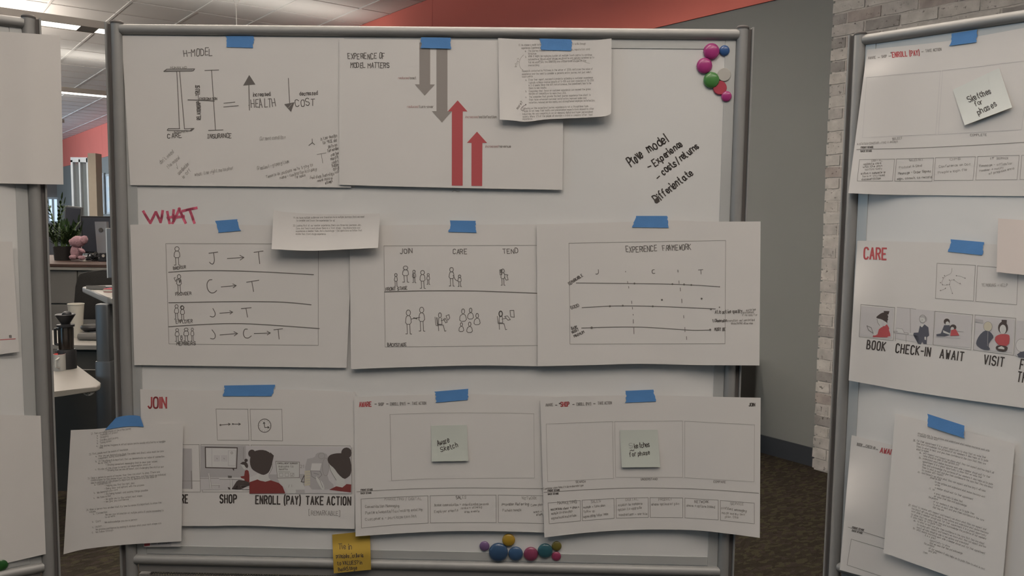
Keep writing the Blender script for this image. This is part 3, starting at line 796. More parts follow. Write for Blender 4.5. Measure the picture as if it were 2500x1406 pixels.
def seated(cx, y, hair=False):
    i.loop(cx, y + 6, 3.6, 6, 1.5); L([(cx - 3, y + 13), (cx - 4, y + 28), (cx + 5, y + 28), (cx + 4, y + 13)], 1.5); L([(cx - 8, y + 12), (cx - 6, y + 29), (cx - 4, y + 30), (cx - 3, y + 44)], 1.5); L([(cx - 4, y + 30), (cx + 8, y + 30), (cx + 12, y + 45), (cx + 15, y + 44)], 1.5); L([(cx + 3, y + 19), (cx + 12, y + 17)], 1.5)
    if hair: i.loop(cx, y + 6, 4.4, 7, 2)
seated(1074, 763.5); L([(1062, 774), (1064.5, 794), (1069, 795), (1067, 775)], 1.4); L([(1083, 779), (1087, 777), (1092, 786), (1088, 788), (1083, 779)], 1.5); L([(1089, 771), (1096, 768), (1098, 776), (1093, 782), (1089, 771)], 1.4)
for bx, by, bh in ((1130.6, 753.8, 31), (1149, 752, 27), (1165, 765, 28), (1126.5, 787.6, 22), (1146.7, 786, 26)):
    i.loop(bx, by + bh*.2, bh*.12, bh*.2, 1.5); i.curve([(bx - 1, by + bh*.42), (bx - bh*.25, by + bh*.55), (bx - bh*.28, by + bh), (bx + bh*.28, by + bh*.96), (bx + bh*.2, by + bh*.5), (bx + 1, by + bh*.42)], 1.4, 'd', 1)
seated(1222.4, 760, True); L([(1232, 772.5), (1239, 771), (1246, 780), (1240, 781.5), (1232, 772.5)], 1.4); L([(1245, 758), (1254.5, 757.5), (1255.5, 774.5), (1247, 773), (1245, 758)], 1.5)
i.done()

# ---- sheet 6: experience framework
S6 = Sheet(FC, [(1310, 547), (1857, 541), (1854, 892), (1313, 893)], lambda u, v: .0128 + .0105*ss(.62, .9, u) + .003*v*v, 'framework poster of three timelines with dots, hanging over the right post', 'poster', 'poster_sheet', bot=[(1313, 894), (1450, 891), (1560, 888), (1700, 891), (1854, 892)], top=[(1310, 547.5), (1450, 544), (1640, 538.5), (1720, 541), (1857, 540.5)])
i = Ink(S6, 'printed_box'); i.box([(1389, 593.5), (1771.6, 587), (1770, 839), (1391.6, 840)], 1, 'm'); i.done()
i = Ink(S6, 'hand_lettering', seed=15); T = i.text; K = i.curve; L = i.line
T('EXPERIENCE', 1528, 616, 1604, 612, 13.5, 'd', 1.6, 1); T('FRAMEWORK', 1618, 612, 1687, 609, 12.5, 'd', 1.6, 1)
K([(1460.7, 658), (1461.5, 666), (1458, 669.5), (1454.5, 668.5)], 1.5); K([(1597.5, 658), (1592, 659), (1592, 666), (1595, 668), (1599, 667)], 1.5); L([(1705, 659), (1716, 658)], 1.5); L([(1711, 659), (1711.6, 669)], 1.5)
T('REMARKABLE', 1391, 696, 1423, 674, 7, 'd', 1.5, 1); T('GOOD', 1394.5, 755, 1414, 748, 7, 'd', 1.4, 1); T('BASIC', 1395.5, 804.5, 1410, 801, 6, 'd', 1.4, 1); T('NEED /', 1398, 814, 1413, 806, 6, 'd', 1.4, 1); T('MINIMUM', 1402.5, 824, 1427, 812, 6, 'd', 1.4, 1)
T('Attractive quality', 1746, 766, 1812, 763, 8, 'd', 1.4, 1); T('1 Dimension', 1740, 786, 1775, 786, 7, 'd', 1.4, 1); T('MUST BE', 1744, 807, 1771, 807, 7, 'd', 1.6, 1)
for t, a in (('surprise', (1822, 759.5, 1845, 757)), ('excitement', (1814, 765, 1841, 764)), ('if no ask for', (1812, 771.5, 1849, 771)), ('condition met satisfied', (1778, 785, 1842, 783)), ('dissatisfied otherwise', (1785, 791.5, 1838, 791))): T(t, *a, 5, 'l', 1, 1)
i.done()
i = Ink(S6, 'hand_drawing', seed=16); K = i.curve; L = i.line
K([(1406.7, 690.6), (1470, 691.5), (1544.6, 692), (1641, 693.5), (1700, 696), (1756.5, 700)], 1.7); K([(1421, 751), (1485, 747), (1527.6, 746.4), (1613, 748), (1680, 751), (1746.6, 754)], 1.8); K([(1420, 800.7), (1442, 800), (1490, 798.6), (1536, 798), (1584.5, 799), (1669.8, 805), (1700, 806.5), (1732, 805.5)], 1.8)
for x, y, r in ((1549, 692, 2.4), (1641.6, 693.5, 2.3), (1670, 694.4, 2.5), (1687.7, 695.6, 2.3), (1756.5, 700, 1.5), (1489, 747.4, 2.5), (1520.5, 746.2, 2.4), (1593.6, 747.7, 2.4), (1735.8, 754.6, 2.5), (1616, 732, 2.5), (1713, 729, 2.4), (1756.5, 750, 1.6), (1444.5, 800, 3), (1733.8, 804.8, 2.5)): i.dot(x, y, r)
for x, a, b_ in ((1527, 662, 664), (1655, 659, 664), (1532, 687, 690.6), (1534.7, 699, 703.4), (1542, 734.7, 741), (1544, 750, 754.6), (1545.5, 767, 769.5), (1546, 780, 789), (1547.5, 800, 815), (1657.6, 685.5, 692), (1660.7, 702.5, 710.5), (1664.4, 730, 739), (1669, 770, 776.5), (1672, 799, 810), (1676, 821.5, 829)): L([(x, a), (x + .4, b_)], 1.4)
i.done()

# ---- small typed note over the join of sheets 4 and 5
N1 = Sheet(FC, [(668, 513), (929, 521), (923, 606), (663, 608)], lambda u, v: .0135 + .012*v*v + .004*(abs(u-.5)*2)**2, 'small typed note of two paragraphs hanging between the middle row posters', 'note', 'typed_note', top=[(668, 512), (700, 518), (800, 523), (928, 521)], bot=[(663, 608), (755, 612), (860, 608), (923, 605)])
i = Ink(N1, 'typed_text')
typed(i.text, """19.|716,533.6,721,533.5;We have multiple audiences and therefore have multiple journeys that we need|723.7,533.6,889,530.7;to consider and track the experiences for all.|723.7,540,817,540.4
20.|715.5,552.8,720.5,552.8;Looking first at our member experience, there are three key journeys: Join,|722.9,552.8,880.9,551;Care, and Tend. In each phase there is a front stage - the interactions and|722.9,559.6,879,558
experiences a member feels. And a backstage - the operations activities that|722.5,566.4,883.8,564.2;enable that front stage experience.|722,573,795.6,573.2""", 4.4)
i.done()

# ---- sheet 7: JOIN storyboard
S7 = Sheet(FC, [(342, 953), (868, 958), (866, 1291), (352, 1281)], lambda u, v: .0030 + .004*v + .002*v*u, 'bottom left storyboard poster headed JOIN with four printed scenes', 'poster', 'poster_sheet', top=[(342, 950), (500, 953), (700, 951), (868, 957)], bot=[(352, 1283), (500, 1284), (600, 1283), (740, 1288), (866, 1291)])
i = Ink(S7, 'printed_headings'); T = i.text
T('JOIN', 362, 996, 406, 996, 26, 'r', 4.0)
for t, x0, y0, x1, y1 in (('RE', 443, 1227.6, 458, 1227.6), ('SHOP', 537.5, 1227.5, 577, 1227.6), ('ENROLL (PAY)', 624.5, 1229.5, 733, 1231), ('TAKE ACTION', 747.5, 1231.3, 856, 1232.8)): T(t, x0, y0, x1, y1, 19.5, 'k', 3.3, gap=2.6)
T('[REMARKABLE]', 755, 1257.6, 830, 1259, 11, 'm', 1.1, 1)
i.done()
i = Ink(S7, 'printed_panels', seed=17); L = i.line; F = i.fill
i.box([(527.5, 998), (605, 998.7), (607.7, 1074.8), (531, 1074.3)], 1, 'm'); i.box([(610.6, 998.7), (688, 999), (690, 1076), (613.3, 1075)], 1, 'm')
L([(430, 1085), (486, 1085), (489.3, 1201), (430, 1201)], 1, 'm')
i.box([(490.7, 1085), (608, 1086), (610, 1200.5), (494, 1201)], 1, 'm'); i.box([(613, 1086), (855, 1088.5), (858.5, 1204), (615, 1204)], 1, 'm')
F([(430, 1094), (468, 1095), (470, 1193), (430, 1193)], 'b'); L([(467, 1150), (468, 1193)], 2, 'm'); L([(430, 1174), (489, 1174)], 1, 'm')
i.new('printed_scene'); F([(489, 1088), (609, 1088), (609.5, 1195.8), (489.5, 1195.8)], 'a'); F([(489, 1088), (549, 1088), (549, 1165), (489, 1165)], 'b'); F([(549, 1088), (600, 1088), (600, 1165), (549, 1165)], 'b')
F([(489.3, 1168), (560, 1168), (560, 1195.5), (489.5, 1195.5)], 'a')
L([(489, 1167.5), (575, 1167.5)], 1, 'm'); L([(594.5, 1092), (594.5, 1122)], 1, 'm')
F([(500, 1090.5), (580.5, 1092), (578.5, 1144.5), (501, 1142.5)], 'h'); F([(502.5, 1093), (578, 1094.3), (576.2, 1142), (503.3, 1140.3)], 'w')
L([(517.5, 1093), (517.5, 1141)], .8, 'b'); F([(521.8, 1111), (537, 1111), (537, 1126.5), (521.8, 1126.5)], 'a'); F([(539.7, 1111), (555, 1111), (555, 1126.5), (539.7, 1126.5)], 'a'); L([(529, 1118.5), (530.5, 1120)], 1.4, 'm'); L([(546.5, 1118.5), (548, 1120)], 1.4, 'm'); i.box([(557.5, 1100), (575, 1100), (575, 1137), (557.5, 1137)], .8, 'b'); i.loop(566, 1105.5, 2.2, 2.6, 1, 'm')
F([(567, 1144), (572, 1144.5), (571, 1150)], 'h'); L([(590, 1125), (592, 1140)], .8, 'b')
L([(536, 1168), (590, 1168.3)], 3.2, 'w'); L([(536, 1170), (590, 1170.3)], .8, 'd'); L([(564, 1170), (564.5, 1194.5)], 3.6, 'w'); L([(562, 1171), (562.2, 1194)], .7, 'm'); L([(566.2, 1171), (566.8, 1194)], .7, 'm')
F([(556, 1161), (566, 1161.5), (565.5, 1166.5), (557, 1166.5)], 'd')
L([(509.5, 1157), (512, 1170), (514.5, 1192)], 3.6, 'w'); L([(508, 1157), (510.3, 1170), (512.5, 1192)], .8, 'm'); L([(511.6, 1157), (514, 1170), (516.5, 1192)], .8, 'm'); L([(515, 1183), (537, 1184)], 2.4, 'w'); L([(515, 1184.6), (537, 1185.6)], .8, 'm'); L([(535, 1184), (534.5, 1191)], 1, 'm')
i.ellf(600.8, 1123.8, 4.2, 4, 'h'); F([(586, 1132), (592, 1127.5), (600, 1127), (604.5, 1132), (606, 1138), (604, 1143), (600, 1141), (596, 1135)], 'h'); F([(587.5, 1134), (596, 1134.5), (600, 1141), (598, 1147), (594, 1144)], 's')
F([(598, 1149), (603, 1146.5), (607, 1150), (608.8, 1160), (609, 1177), (598, 1176.5), (595.5, 1166)], 'x'); F([(587, 1163), (597, 1161.5), (598, 1169), (589, 1167)], 'x'); F([(577.5, 1175), (583, 1171.5), (597, 1173), (609, 1178), (609, 1184), (590, 1183), (587, 1194.8), (580.5, 1194.8), (581, 1182), (570, 1194.5), (565.5, 1194)], 'h')
F([(556, 1189), (561, 1190), (562, 1194.8), (558, 1194)], 'h'); i.box([(587, 1185.5), (609, 1185.5), (609, 1195), (591, 1195)], .9, 'd')
i.new('printed_scene')
# enrol scene
F([(609, 1089), (744, 1089.5), (745, 1205), (609, 1205)], 'a'); F([(609, 1166), (640, 1152), (640, 1175), (609, 1176)], 'w'); F([(640, 1158), (676, 1158), (682, 1180), (650, 1176)], 'b'); F([(728, 1157), (744, 1157), (744.5, 1205), (720, 1205)], 'b')
F([(672.4, 1125.3), (732, 1127), (731.6, 1166.5), (676.8, 1167.8)], 'm'); F([(674, 1127), (730.5, 1128.6), (730, 1165), (678, 1166.2)], 's'); F([(677, 1168.5), (732, 1167), (744.4, 1190), (744.4, 1195), (700, 1196)], 's')
T = i.text; T('ENROLLMENT SUMMARY', 677.5, 1132.5, 727, 1133, 3.2, 'd', .8); T('Welcome to', 680, 1141, 716, 1140.5, 5, 'm', .9, 1); T('benefits', 681, 1147.5, 702, 1147.5, 4.5, 'm', .9, 1); L([(680, 1151.5), (708, 1152)], .9, 'm')
for x in (682, 696, 709): i.box([(x, 1155), (x + 8.5, 1155), (x + 8.5, 1163), (x, 1163)], .8, 'm')
L([(711, 1159), (713, 1161.5), (716, 1156)], 1, 'm'); T('21', 734, 1141.5, 741, 1141.5, 7, 'm', .9, 1); L([(735, 1176), (743, 1160), (743.5, 1177), (735, 1176)], 1.6, 'k')
F([(633, 1158), (655, 1150), (656, 1166), (661.5, 1172.5), (648, 1175.5), (631, 1169)], 's'); F([(657, 1133), (665, 1130), (664.5, 1145), (658, 1155), (655, 1150)], 's'); L([(664, 1131), (665, 1142), (660, 1152), (657, 1157)], .9, 'd')
F([(609, 1177), (628.7, 1170.3), (634.5, 1173), (648, 1176), (660.7, 1172.3), (681, 1179), (690, 1187.5), (696.5, 1204.3), (609, 1204.9)], 'x')
F([(609.7, 1124), (612, 1113), (620, 1101), (637.4, 1097.5), (653.4, 1100.8), (666.6, 1112.4), (666, 1124), (662, 1140), (657, 1152), (650, 1157.5), (641.8, 1159.8), (628.7, 1154), (615.5, 1146), (611, 1136)], 'h', it=1); i.ellf(615, 1107, 9, 9.6, 'h'); F([(660, 1104), (668.5, 1112), (666, 1124), (656, 1120)], 'h')
F([(700, 1204.5), (701.5, 1190), (706, 1181), (710, 1179), (713, 1186), (717, 1184), (722, 1195), (723, 1204.5)], 's', it=1); L([(706, 1183), (704.5, 1190)], .8, 'm'); L([(712, 1183), (712.5, 1189)], .8, 'm')
i.new('printed_scene')
# take action scene
F([(743, 1089.5), (858.5, 1091), (859, 1205), (744, 1204)], 'a'); F([(743.8, 1121), (768.6, 1117), (771.5, 1106.6), (786, 1103), (801, 1110), (804, 1141.6), (798, 1168), (819, 1187), (803, 1196), (748, 1195)], 'b', it=1); F([(743.5, 1195), (818, 1195), (858, 1203), (744, 1203)], 'a'); i.loop(785, 1113, 8, 7, .8, 'm'); i.loop(795, 1140, 8, 22, .8, 'm')
for k in range(6): F([(743.5, 1149 + 6.3*k), (757, 1148 + 6.3*k), (757.5, 1153 + 6.3*k), (743.5, 1154.5 + 6.3*k)], 'y')
F([(761.3, 1131), (785.3, 1131), (780.5, 1149.5), (758.4, 1149)], 'w'); F([(758.4, 1149), (780.5, 1149.5), (786, 1159), (774.5, 1171), (761.3, 1163)], 'b'); L([(758.4, 1149), (780.5, 1149.5), (786, 1159), (774.5, 1171), (761.3, 1163), (758.4, 1149)], .8, 'd'); L([(766, 1155), (778, 1158)], .8, 'd')
F([(803.6, 1130), (806.5, 1148), (821, 1171), (820, 1187.5), (832, 1190), (843, 1184), (840, 1168), (822, 1143)], 's'); L([(803.6, 1134), (806.5, 1148), (821, 1172)], .8, 'd')
F([(803.6, 1195.5), (821, 1187), (836, 1190), (846, 1181.5), (857.6, 1182.5), (857, 1202), (830, 1199)], 'x')
F([(798.7, 1121), (804, 1111), (818, 1106.6), (836, 1106), (853, 1113), (859, 1141), (856, 1159), (848, 1166), (840, 1170), (826, 1158), (816, 1143), (803.6, 1133)], 'h', it=1); i.ellf(845.9, 1105.6, 13, 13.3, 'h')
F([(770, 1167), (774, 1160.5), (778, 1167), (789, 1179), (793.4, 1195.5), (786, 1196), (777.4, 1182)], 's', it=1); L([(774, 1163), (781, 1172), (788, 1190)], .8, 'd')
L([(857.5, 1094), (859, 1204)], .9, 'm')
i.done()
i = Ink(S7, 'hand_drawing', seed=18); i.dot(538, 1037.4, 2.4); i.arrow((538, 1037.4), (562, 1035.2), 1.6, 'd', 5); i.dot(568.5, 1035, 2.2); i.arrow((568.5, 1035), (587, 1035.4), 1.6, 'd', 5)
i.loop(646, 1039, 15.5, 16.3, 1.6, 'd', 20); i.arrow((646.5, 1043.6), (644.3, 1030.5), 1.7, 'd', 4); i.arrow((646.5, 1043.6), (657, 1043), 1.7, 'd', 4)
for a in range(12): i.dot(646 + 12.5*math.cos(a*PI/6), 1039 + 13*math.sin(a*PI/6), .7)
i.done()
# ---- sheet 8: AWARE
S8 = Sheet(FC, [(864, 968), (1400, 968), (1402, 1302), (868, 1309)], lambda u, v: .0065 + .003*v + .004*v*v*(1-u), 'bottom row centre template sheet headed AWARE with a green sticky note', 'poster', 'template_sheet', top=[(864, 969), (1000, 964), (1120, 962), (1250, 965), (1400, 968)], bot=[(868, 1309.5), (960, 1303), (1080, 1297), (1200, 1296.5), (1330, 1300), (1402, 1302)])
def template(S, seed, heads, fn):
    i = Ink(S, 'printed_template', seed=seed); fn(i); i.done()
i = Ink(S8, 'printed_template', seed=20); T = i.text; L = i.line; K = i.curve
T('AWARE', 877.5, 993, 906.5, 992, 11, 'r', 2.3); T('SHOP', 924, 990, 937, 989.6, 6.5, 'm', 1.3); T('ENROLL (PAY)', 953, 989.5, 989.5, 988.5, 6.5, 'm', 1.2); T('TAKE ACTION', 1006, 988, 1040, 987.2, 6.5, 'm', 1.2)
for x, y in ((915, 986.5), (943.5, 986), (995.5, 984.5)): L([(x, y), (x + 4, y)], 1.8, 'd')
L([(952, 1011.6), (1040, 1008.5), (1126, 1007.4), (1220, 1008), (1303.4, 1009.7)], .9, 'l'); L([(1303.4, 1009.7), (1304.7, 1166.8)], .9, 'l'); L([(1304.7, 1166.8), (1130, 1167.5), (1040, 1169), (955.8, 1173)], .9, 'l'); L([(955.8, 1173), (952, 1011.6)], .9, 'm')
T('FRONT STAGE', 881, 1198, 910, 1196.8, 3.8, 'd', 1.1); T('BACK STAGE', 881, 1206, 907, 1204.8, 3.8, 'd', 1.1)
K([(871, 1200.5), (955, 1195), (1087, 1190.8), (1205, 1191), (1330, 1193)], 1.4, 'm')
i.box([(881.6, 1218), (960, 1213.5), (1044.7, 1210), (1045.5, 1276.8), (960, 1281.5), (882.3, 1288.7)], 1.1, 'm')
i.box([(1050, 1210), (1130, 1208.5), (1211, 1208.4), (1211.5, 1275.5), (1130, 1275.5), (1051, 1276.5)], 1.1, 'm')
i.box([(1216.3, 1208.4), (1390, 1211), (1390, 1279), (1216.7, 1275.5)], 1.1, 'm')
i.done()
i = Ink(S8, 'hand_lettering', 'faint pencil notes', seed=21); T = i.text
for t, a, h, c in (('MARKETING / DIGITAL', (939.5, 1221, 1029, 1220), 6, 'l'), ('Communication Messaging', (892, 1239.5, 974, 1237), 6, 'l'), ('Posters/website/fax/mailing existing', (892, 1255, 1031, 1246), 6, 'l'), ('Customers - participation list', (892, 1271, 1017, 1262), 6, 'l'),
    ('SAL', (1113, 1218, 1127, 1217), 7, 'd'), ('ES', (1129, 1217, 1137, 1217), 6, 'l'), ('Broker communication + understanding personal', (1060.5, 1235.5, 1193, 1232.6), 5.5, 'l'), ('review + offering', (1126, 1243, 1176, 1240), 5, 'l'), ('Employer events', (1060.5, 1252, 1118, 1248), 6, 'l'), ('area events', (1134, 1251.5, 1170, 1250), 5, 'l'),
    ('NETWORK', (1275, 1219, 1310.5, 1219), 6, 'l'), ('Provider Referring', (1226, 1234, 1291, 1233), 6, 'm'), ('Panels needs', (1227.6, 1248.5, 1272, 1247.5), 6, 'l'), ('Comm plan', (1297, 1236, 1324, 1233), 5, 'l'), ('area x', (1303, 1252, 1322, 1250), 5, 'l'), ('offers', (1310, 1259, 1324, 1257), 5, 'l')): T(t, *a, h, c, 1.05, 1.2)
i.done()

# ---- sheet 9: SHOP
S9 = Sheet(FC, [(1319, 968), (1857, 971), (1855, 1312), (1329, 1311)], lambda u, v: .0135 + .0105*ss(.60, .86, u)+ .005*v*v*(2*abs(u-.45))**2, 'bottom right template sheet headed SHOP with six small boxes and a green sticky note', 'poster', 'template_sheet', top=[(1319, 970), (1450, 966), (1600, 965), (1740, 968.5), (1857, 971)], bot=[(1329, 1312), (1440, 1299.5), (1560, 1293), (1690, 1294), (1780, 1303), (1855, 1313)])
i = Ink(S9, 'printed_template', seed=22); T = i.text; L = i.line; K = i.curve
T('AWARE', 1332.5, 992, 1350, 991, 6.5, 'm', 1.2); L([(1356, 989), (1360, 989)], 1.8, 'd'); T('*', 1363, 989, 1367, 989, 8, 'd', 1.4); T('SHOP', 1369, 992.3, 1389.5, 991.8, 10.5, 'r', 2.3); L([(1398, 987.5), (1402, 987.3)], 1.8, 'd'); T('ENROLL (PAY)', 1407.6, 989.8, 1443, 988.8, 6.5, 'm', 1.2); L([(1449, 985.5), (1453, 985.4)], 1.8, 'd'); T('TAKE ACTION', 1460, 987.3, 1493.6, 986.5, 6.5, 'm', 1.2); T('JOIN', 1828.5, 991.5, 1843, 991.5, 7.5, 'k', 1.7)
i.box([(1333.3, 1034.9), (1495.6, 1028.8), (1497.5, 1167.5), (1337, 1175.8)], .9, 'l'); i.box([(1501, 1028.8), (1666, 1027.4), (1666.7, 1165), (1503, 1165)], .9, 'l'); i.box([(1671.7, 1028), (1842.3, 1037), (1841, 1176), (1671.7, 1166)], .9, 'l')
T('SEARCH', 1406, 1178.8, 1429.5, 1177.8, 5, 'm', 1); T('UNDERSTAND', 1564.5, 1172.2, 1605, 1171.8, 5, 'm', 1); T('COMPARE', 1742, 1178, 1771.6, 1179.3, 5, 'm', 1)
T('FRONT STAGE', 1337.5, 1199.8, 1366.6, 1198, 3.8, 'd', 1.2); T('BACK STAGE', 1338, 1208, 1363.8, 1206.5, 3.8, 'd', 1.2)
K([(1327.7, 1202), (1438.7, 1194.6), (1549.6, 1190.5), (1660.6, 1191.9), (1757.7, 1196.6), (1852, 1204)], 1.6, 'm')
for q in ([(1338, 1227.7), (1416.5, 1221.6), (1417.3, 1271.5), (1341, 1278.4)], [(1421, 1221), (1499, 1216.8), (1499.5, 1265), (1422, 1271)], [(1504, 1216.6), (1582.4, 1214.6), (1582.7, 1263), (1504.4, 1264.6)], [(1587, 1214.5), (1666.7, 1215.5), (1666.8, 1263.7), (1587.7, 1263)], [(1672, 1216), (1753.5, 1221), (1753.5, 1269), (1672.2, 1264)], [(1758.5, 1221.6), (1841.5, 1228), (1841.7, 1278.4), (1759, 1270)]): i.box(q, 1.1, 'm')
i.done()
i = Ink(S9, 'hand_lettering', 'faint pencil notes', seed=23); T = i.text
for t, a, h, c in (("Experience vision: know it's for a concrete type", (1327, 1195, 1424, 1186.5), 4.5, 'l'), ('MARKETING', (1361, 1231, 1408, 1228), 6.5, 'm'), ('SALES', (1443, 1228, 1466, 1225.5), 7, 'l'), ('DIGITAL', (1527, 1222.5, 1558, 1221), 6, 'l'), ('PRODUCT', (1608, 1222, 1640, 1221), 6, 'l'), ('NETWORK', (1696, 1228, 1731, 1228), 6, 'm'), ('SERVICE', (1784, 1232, 1815, 1233), 6, 'l'),
    ('materials: clear + plan +', (1345, 1246, 1415, 1240), 5.5, 'm'), ('sample to drive plan', (1346, 1256, 1398, 1250), 5.5, 'l'), ('agree build materials', (1346, 1268, 1407, 1260), 5.5, 'l'), ('sample + take plan', (1425, 1241, 1477, 1236), 5.5, 'l'), ('follow up', (1425, 1252, 1452, 1249), 5.5, 'l'), ('agree doing follow team', (1425, 1264, 1485, 1256), 5.5, 'l'),
    ('explain to compare', (1510, 1235, 1568, 1231), 5.5, 'l'), ('option to upgrade', (1509, 1247, 1566, 1241), 5.5, 'l'), ('comparison - service', (1511, 1259, 1580, 1256), 5.5, 'l'), ('share options of plan', (1591, 1233.5, 1658, 1232), 5.5, 'l'), ('share + options based', (1676, 1236, 1745, 1240), 5.5, 'l'), ('confident messaging', (1761, 1242, 1822, 1250), 5.5, 'l'), ('made me my own', (1762, 1254, 1818, 1259), 5.5, 'l'), ('plan this', (1770, 1264, 1802, 1265), 5.5, 'l')): T(t, *a, h, c, 1.05, 1.2)
i.done()

# ---- typed page at the bottom left, over the left post; flyer beneath it
FLY = Sheet(FC, [(350, 1215), (441, 1211), (441, 1334), (351, 1335)], lambda u, v: .0078, 'small flyer peeking out below the typed page at the lower left corner', 'flyer', 'flyer', nx=6, ny=6)
i = Ink(FLY, 'printed_picture'); i.fill([(352, 1300), (366, 1299), (366, 1332), (352, 1333.5)], 'r'); i.fill([(368, 1300), (418, 1300), (418, 1333), (368, 1333)], 'a')
for k in range(4): i.text('open enrolment', 370, 1312 + 5.5*k, 414, 1311 + 5.5*k, 3.2, 'm', .7)
i.done()
TP = Sheet(FC, [(173, 1050), (447, 1035), (443, 1321), (155, 1353)], lambda u, v: .0105 + .013*(1-ss(.35, .72, u)) + .004*v, 'typed page at the lower left, hanging over the left post of the board', 'page', 'typed_page', top=[(173, 1050), (235, 1047), (300, 1041), (380, 1035.5), (447, 1034)], bot=[(155, 1353), (210, 1340), (300, 1330), (380, 1325), (443, 1321)])
i = Ink(TP, 'typed_text', seed=24)
typed(i.text, """21.|222.5,1061,227,1060;There are multiple phases of the a Plan journey|230,1060,319.8,1048;a.|237,1065.5,239,1065;Availability of product|245,1063.5,288,1057;b.|237,1071.5,239,1071;Shopping|244.7,1070,264.6,1066;c.|237,1077.5,239,1077;Enrolling and paying|244.7,1076.8,288.5,1070;d.|237,1084,239,1083.5;Taking action|244,1083,272,1078
e.|236,1091,238,1090.5;The journey happens in virtual space and is usually initiated by a tangible|244,1090.5,404,1079;time.|242.4,1095,251.5,1094;22.|218,1111.5,223,1110.5;First, people must be aware of insurance|226,1110,312,1098.7;a.|234,1116,236,1115.5;How you we demonstrate that the sales and direct value must be core|241,1115,399.4,1103
component during awareness?|240.4,1121,308.4,1112;b.|234,1128.5,236,1128;At this phase it is important that we demonstrate our value of connection.|241,1127.4,401.7,1115.8;We do that by|239.6,1133,271.4,1129.4;- Sharing consistent messaging that is clear over values|258,1136.8,383.8,1128;c.|233,1148,235,1147.5;It's also at this stage to correct our misperception about us|239.6,1147.3,367.6,1135
- Showing how we are different and challenging the status quo|258,1150.5,399.4,1140.8;23.|214.5,1170,219,1169.5;Once a person is aware of insurer, then they can start to shop. (There are|222,1169,390,1153.6;combinations to this phase known as the going here, and how much as individual|222,1174.5,404.5,1160;also in contrast of this phase it's important to demonstrate the value of|222,1181,383,1165.5
a.|231,1185.5,233,1185;Connection by|238,1184,270.8,1179.8;- Helping you find the right plan|255,1188,328.3,1181;- Being clear and upfront with the process|255,1195,352,1185.5;b.|230,1205.5,232,1205;We demonstrate care|237.3,1204.8,287.3,1196.8;- By being honest and making things possible|255,1208,361.3,1198.5
c.|229,1218,231,1217.5;We take action|237.3,1216.7,270.8,1212;- We guide you to the correct next steps|254,1220.8,347,1212;- We give you confidence|254,1227,314,1220.4;24.|211,1247,216,1246.5;When a person has enrolled that it's time to renew. It's important to show the|219,1245.8,393.7,1228.4;values.|218,1251.7,233.9,1249.7
a.|228,1256.5,230,1256;Connection|236,1255,261.7,1251.7;We use your information at multiple points if you're accessing to|257.5,1258.3,399.4,1247.5;to us more.|256.6,1264.5,280.8,1261;b.|226,1276,228,1275.5;Care|234.4,1275,245.8,1273;We acknowledge you as a person|256,1277.3,334.8,1269.7;c.|226,1289,228,1288.5;Action|233.9,1287.9,248,1285
We promise confidence by making it obvious what your next steps are|233.9,1294.4,393.7,1278.8;d.|225,1302,227,1301.5;We follow through|233.9,1301,276.5,1295.8""", 4.4, 't', .62)
i.done()

# ---- sticky notes
def note(fr, q, dep, label, mt, group=None):
    return Sheet(fr, q, dep, label, 'sticky note', 'sticky_note', mt, nx=10, ny=10, group=group)
K1q = [(1052, 1039), (1140, 1037), (1143, 1125), (1054, 1126.5)]
K1 = note(FC, K1q, lambda u, v: 0, 'pale green sticky note reading Aware Sketch on the AWARE sheet', 'sticky_green')
def over(sheet, base, curl):   # depth that follows the sheet below
    def f(self, x, y):
        u, v = inv_bil(self.q, x, y); return sheet.depth(x, y) + base + curl * v * v
    return f
def restick(sh, under, base, curl, top=None, bot=None):
    sh.depth = over(under, base, curl).__get__(sh)
    vs = []
    for j in range(11):
        for i_ in range(11):
            u, v = i_ / 10, j / 10; T_0, B_0 = interp([sh.q[0], sh.q[1]], u), interp([sh.q[3], sh.q[2]], u)
            vs.append(sh.P(T_0[0]*(1-v) + B_0[0]*v, T_0[1]*(1-v) + B_0[1]*v, 0) - sh.c)
    for vtx, co in zip(sh.o.data.vertices, vs): vtx.co = co
restick(K1, S8, .0012, .004)
i = Ink(K1, 'hand_lettering', seed=30); i.text('Aware', 1069, 1089, 1097, 1079, 14, 'k', 1.6, 1, slant=.1); i.text('Sketch', 1077, 1103.5, 1118, 1091, 12, 'k', 1.5, 1, slant=.1); i.done()
K2 = note(FC, [(1513, 1050), (1605, 1049), (1612, 1140), (1518, 1141)], lambda u, v: 0, 'pale green sticky note reading Sketches for phase on the SHOP sheet', 'sticky_green'); restick(K2, S9, .0012, .004)
i = Ink(K2, 'hand_lettering', seed=31); i.text('S', 1538, 1095, 1546, 1093, 12, 'b', 1.2, 1); i.text('ketches', 1549, 1094.5, 1587, 1090, 12, 'k', 1.5, 1); i.curve([(1538, 1101), (1542, 1098), (1545, 1101), (1548, 1098)], 1.4, 'k'); i.text('for phase', 1538, 1115, 1587, 1109.5, 11, 'k', 1.5, 1); i.done()
K3 = Sheet(FC, [(811, 1305), (903, 1296), (906, 1390.5), (815, 1399.5)], lambda u, v: .0028 + .0115*ss(.15, .62, v), 'yellow sticky note about principles stuck over the bottom rail', 'sticky note', 'sticky_note', 'sticky_yellow', nx=10, ny=14, bot=[(815, 1399.5), (860, 1395), (906, 1390.5)])
i = Ink(K3, 'hand_lettering', seed=32); T = i.text
T('Tie in', 827, 1342, 859, 1340, 14, 'k', 1.3, 1); T('principles /criteria', 821, 1362, 887, 1360, 9.5, 'k', 1.2, 1); T('to VALUES? in', 824, 1379, 884, 1377, 9, 'k', 1.25, 1); T('BackStage', 826, 1394, 871, 1389.5, 8.5, 'k', 1.3, 1); i.done()

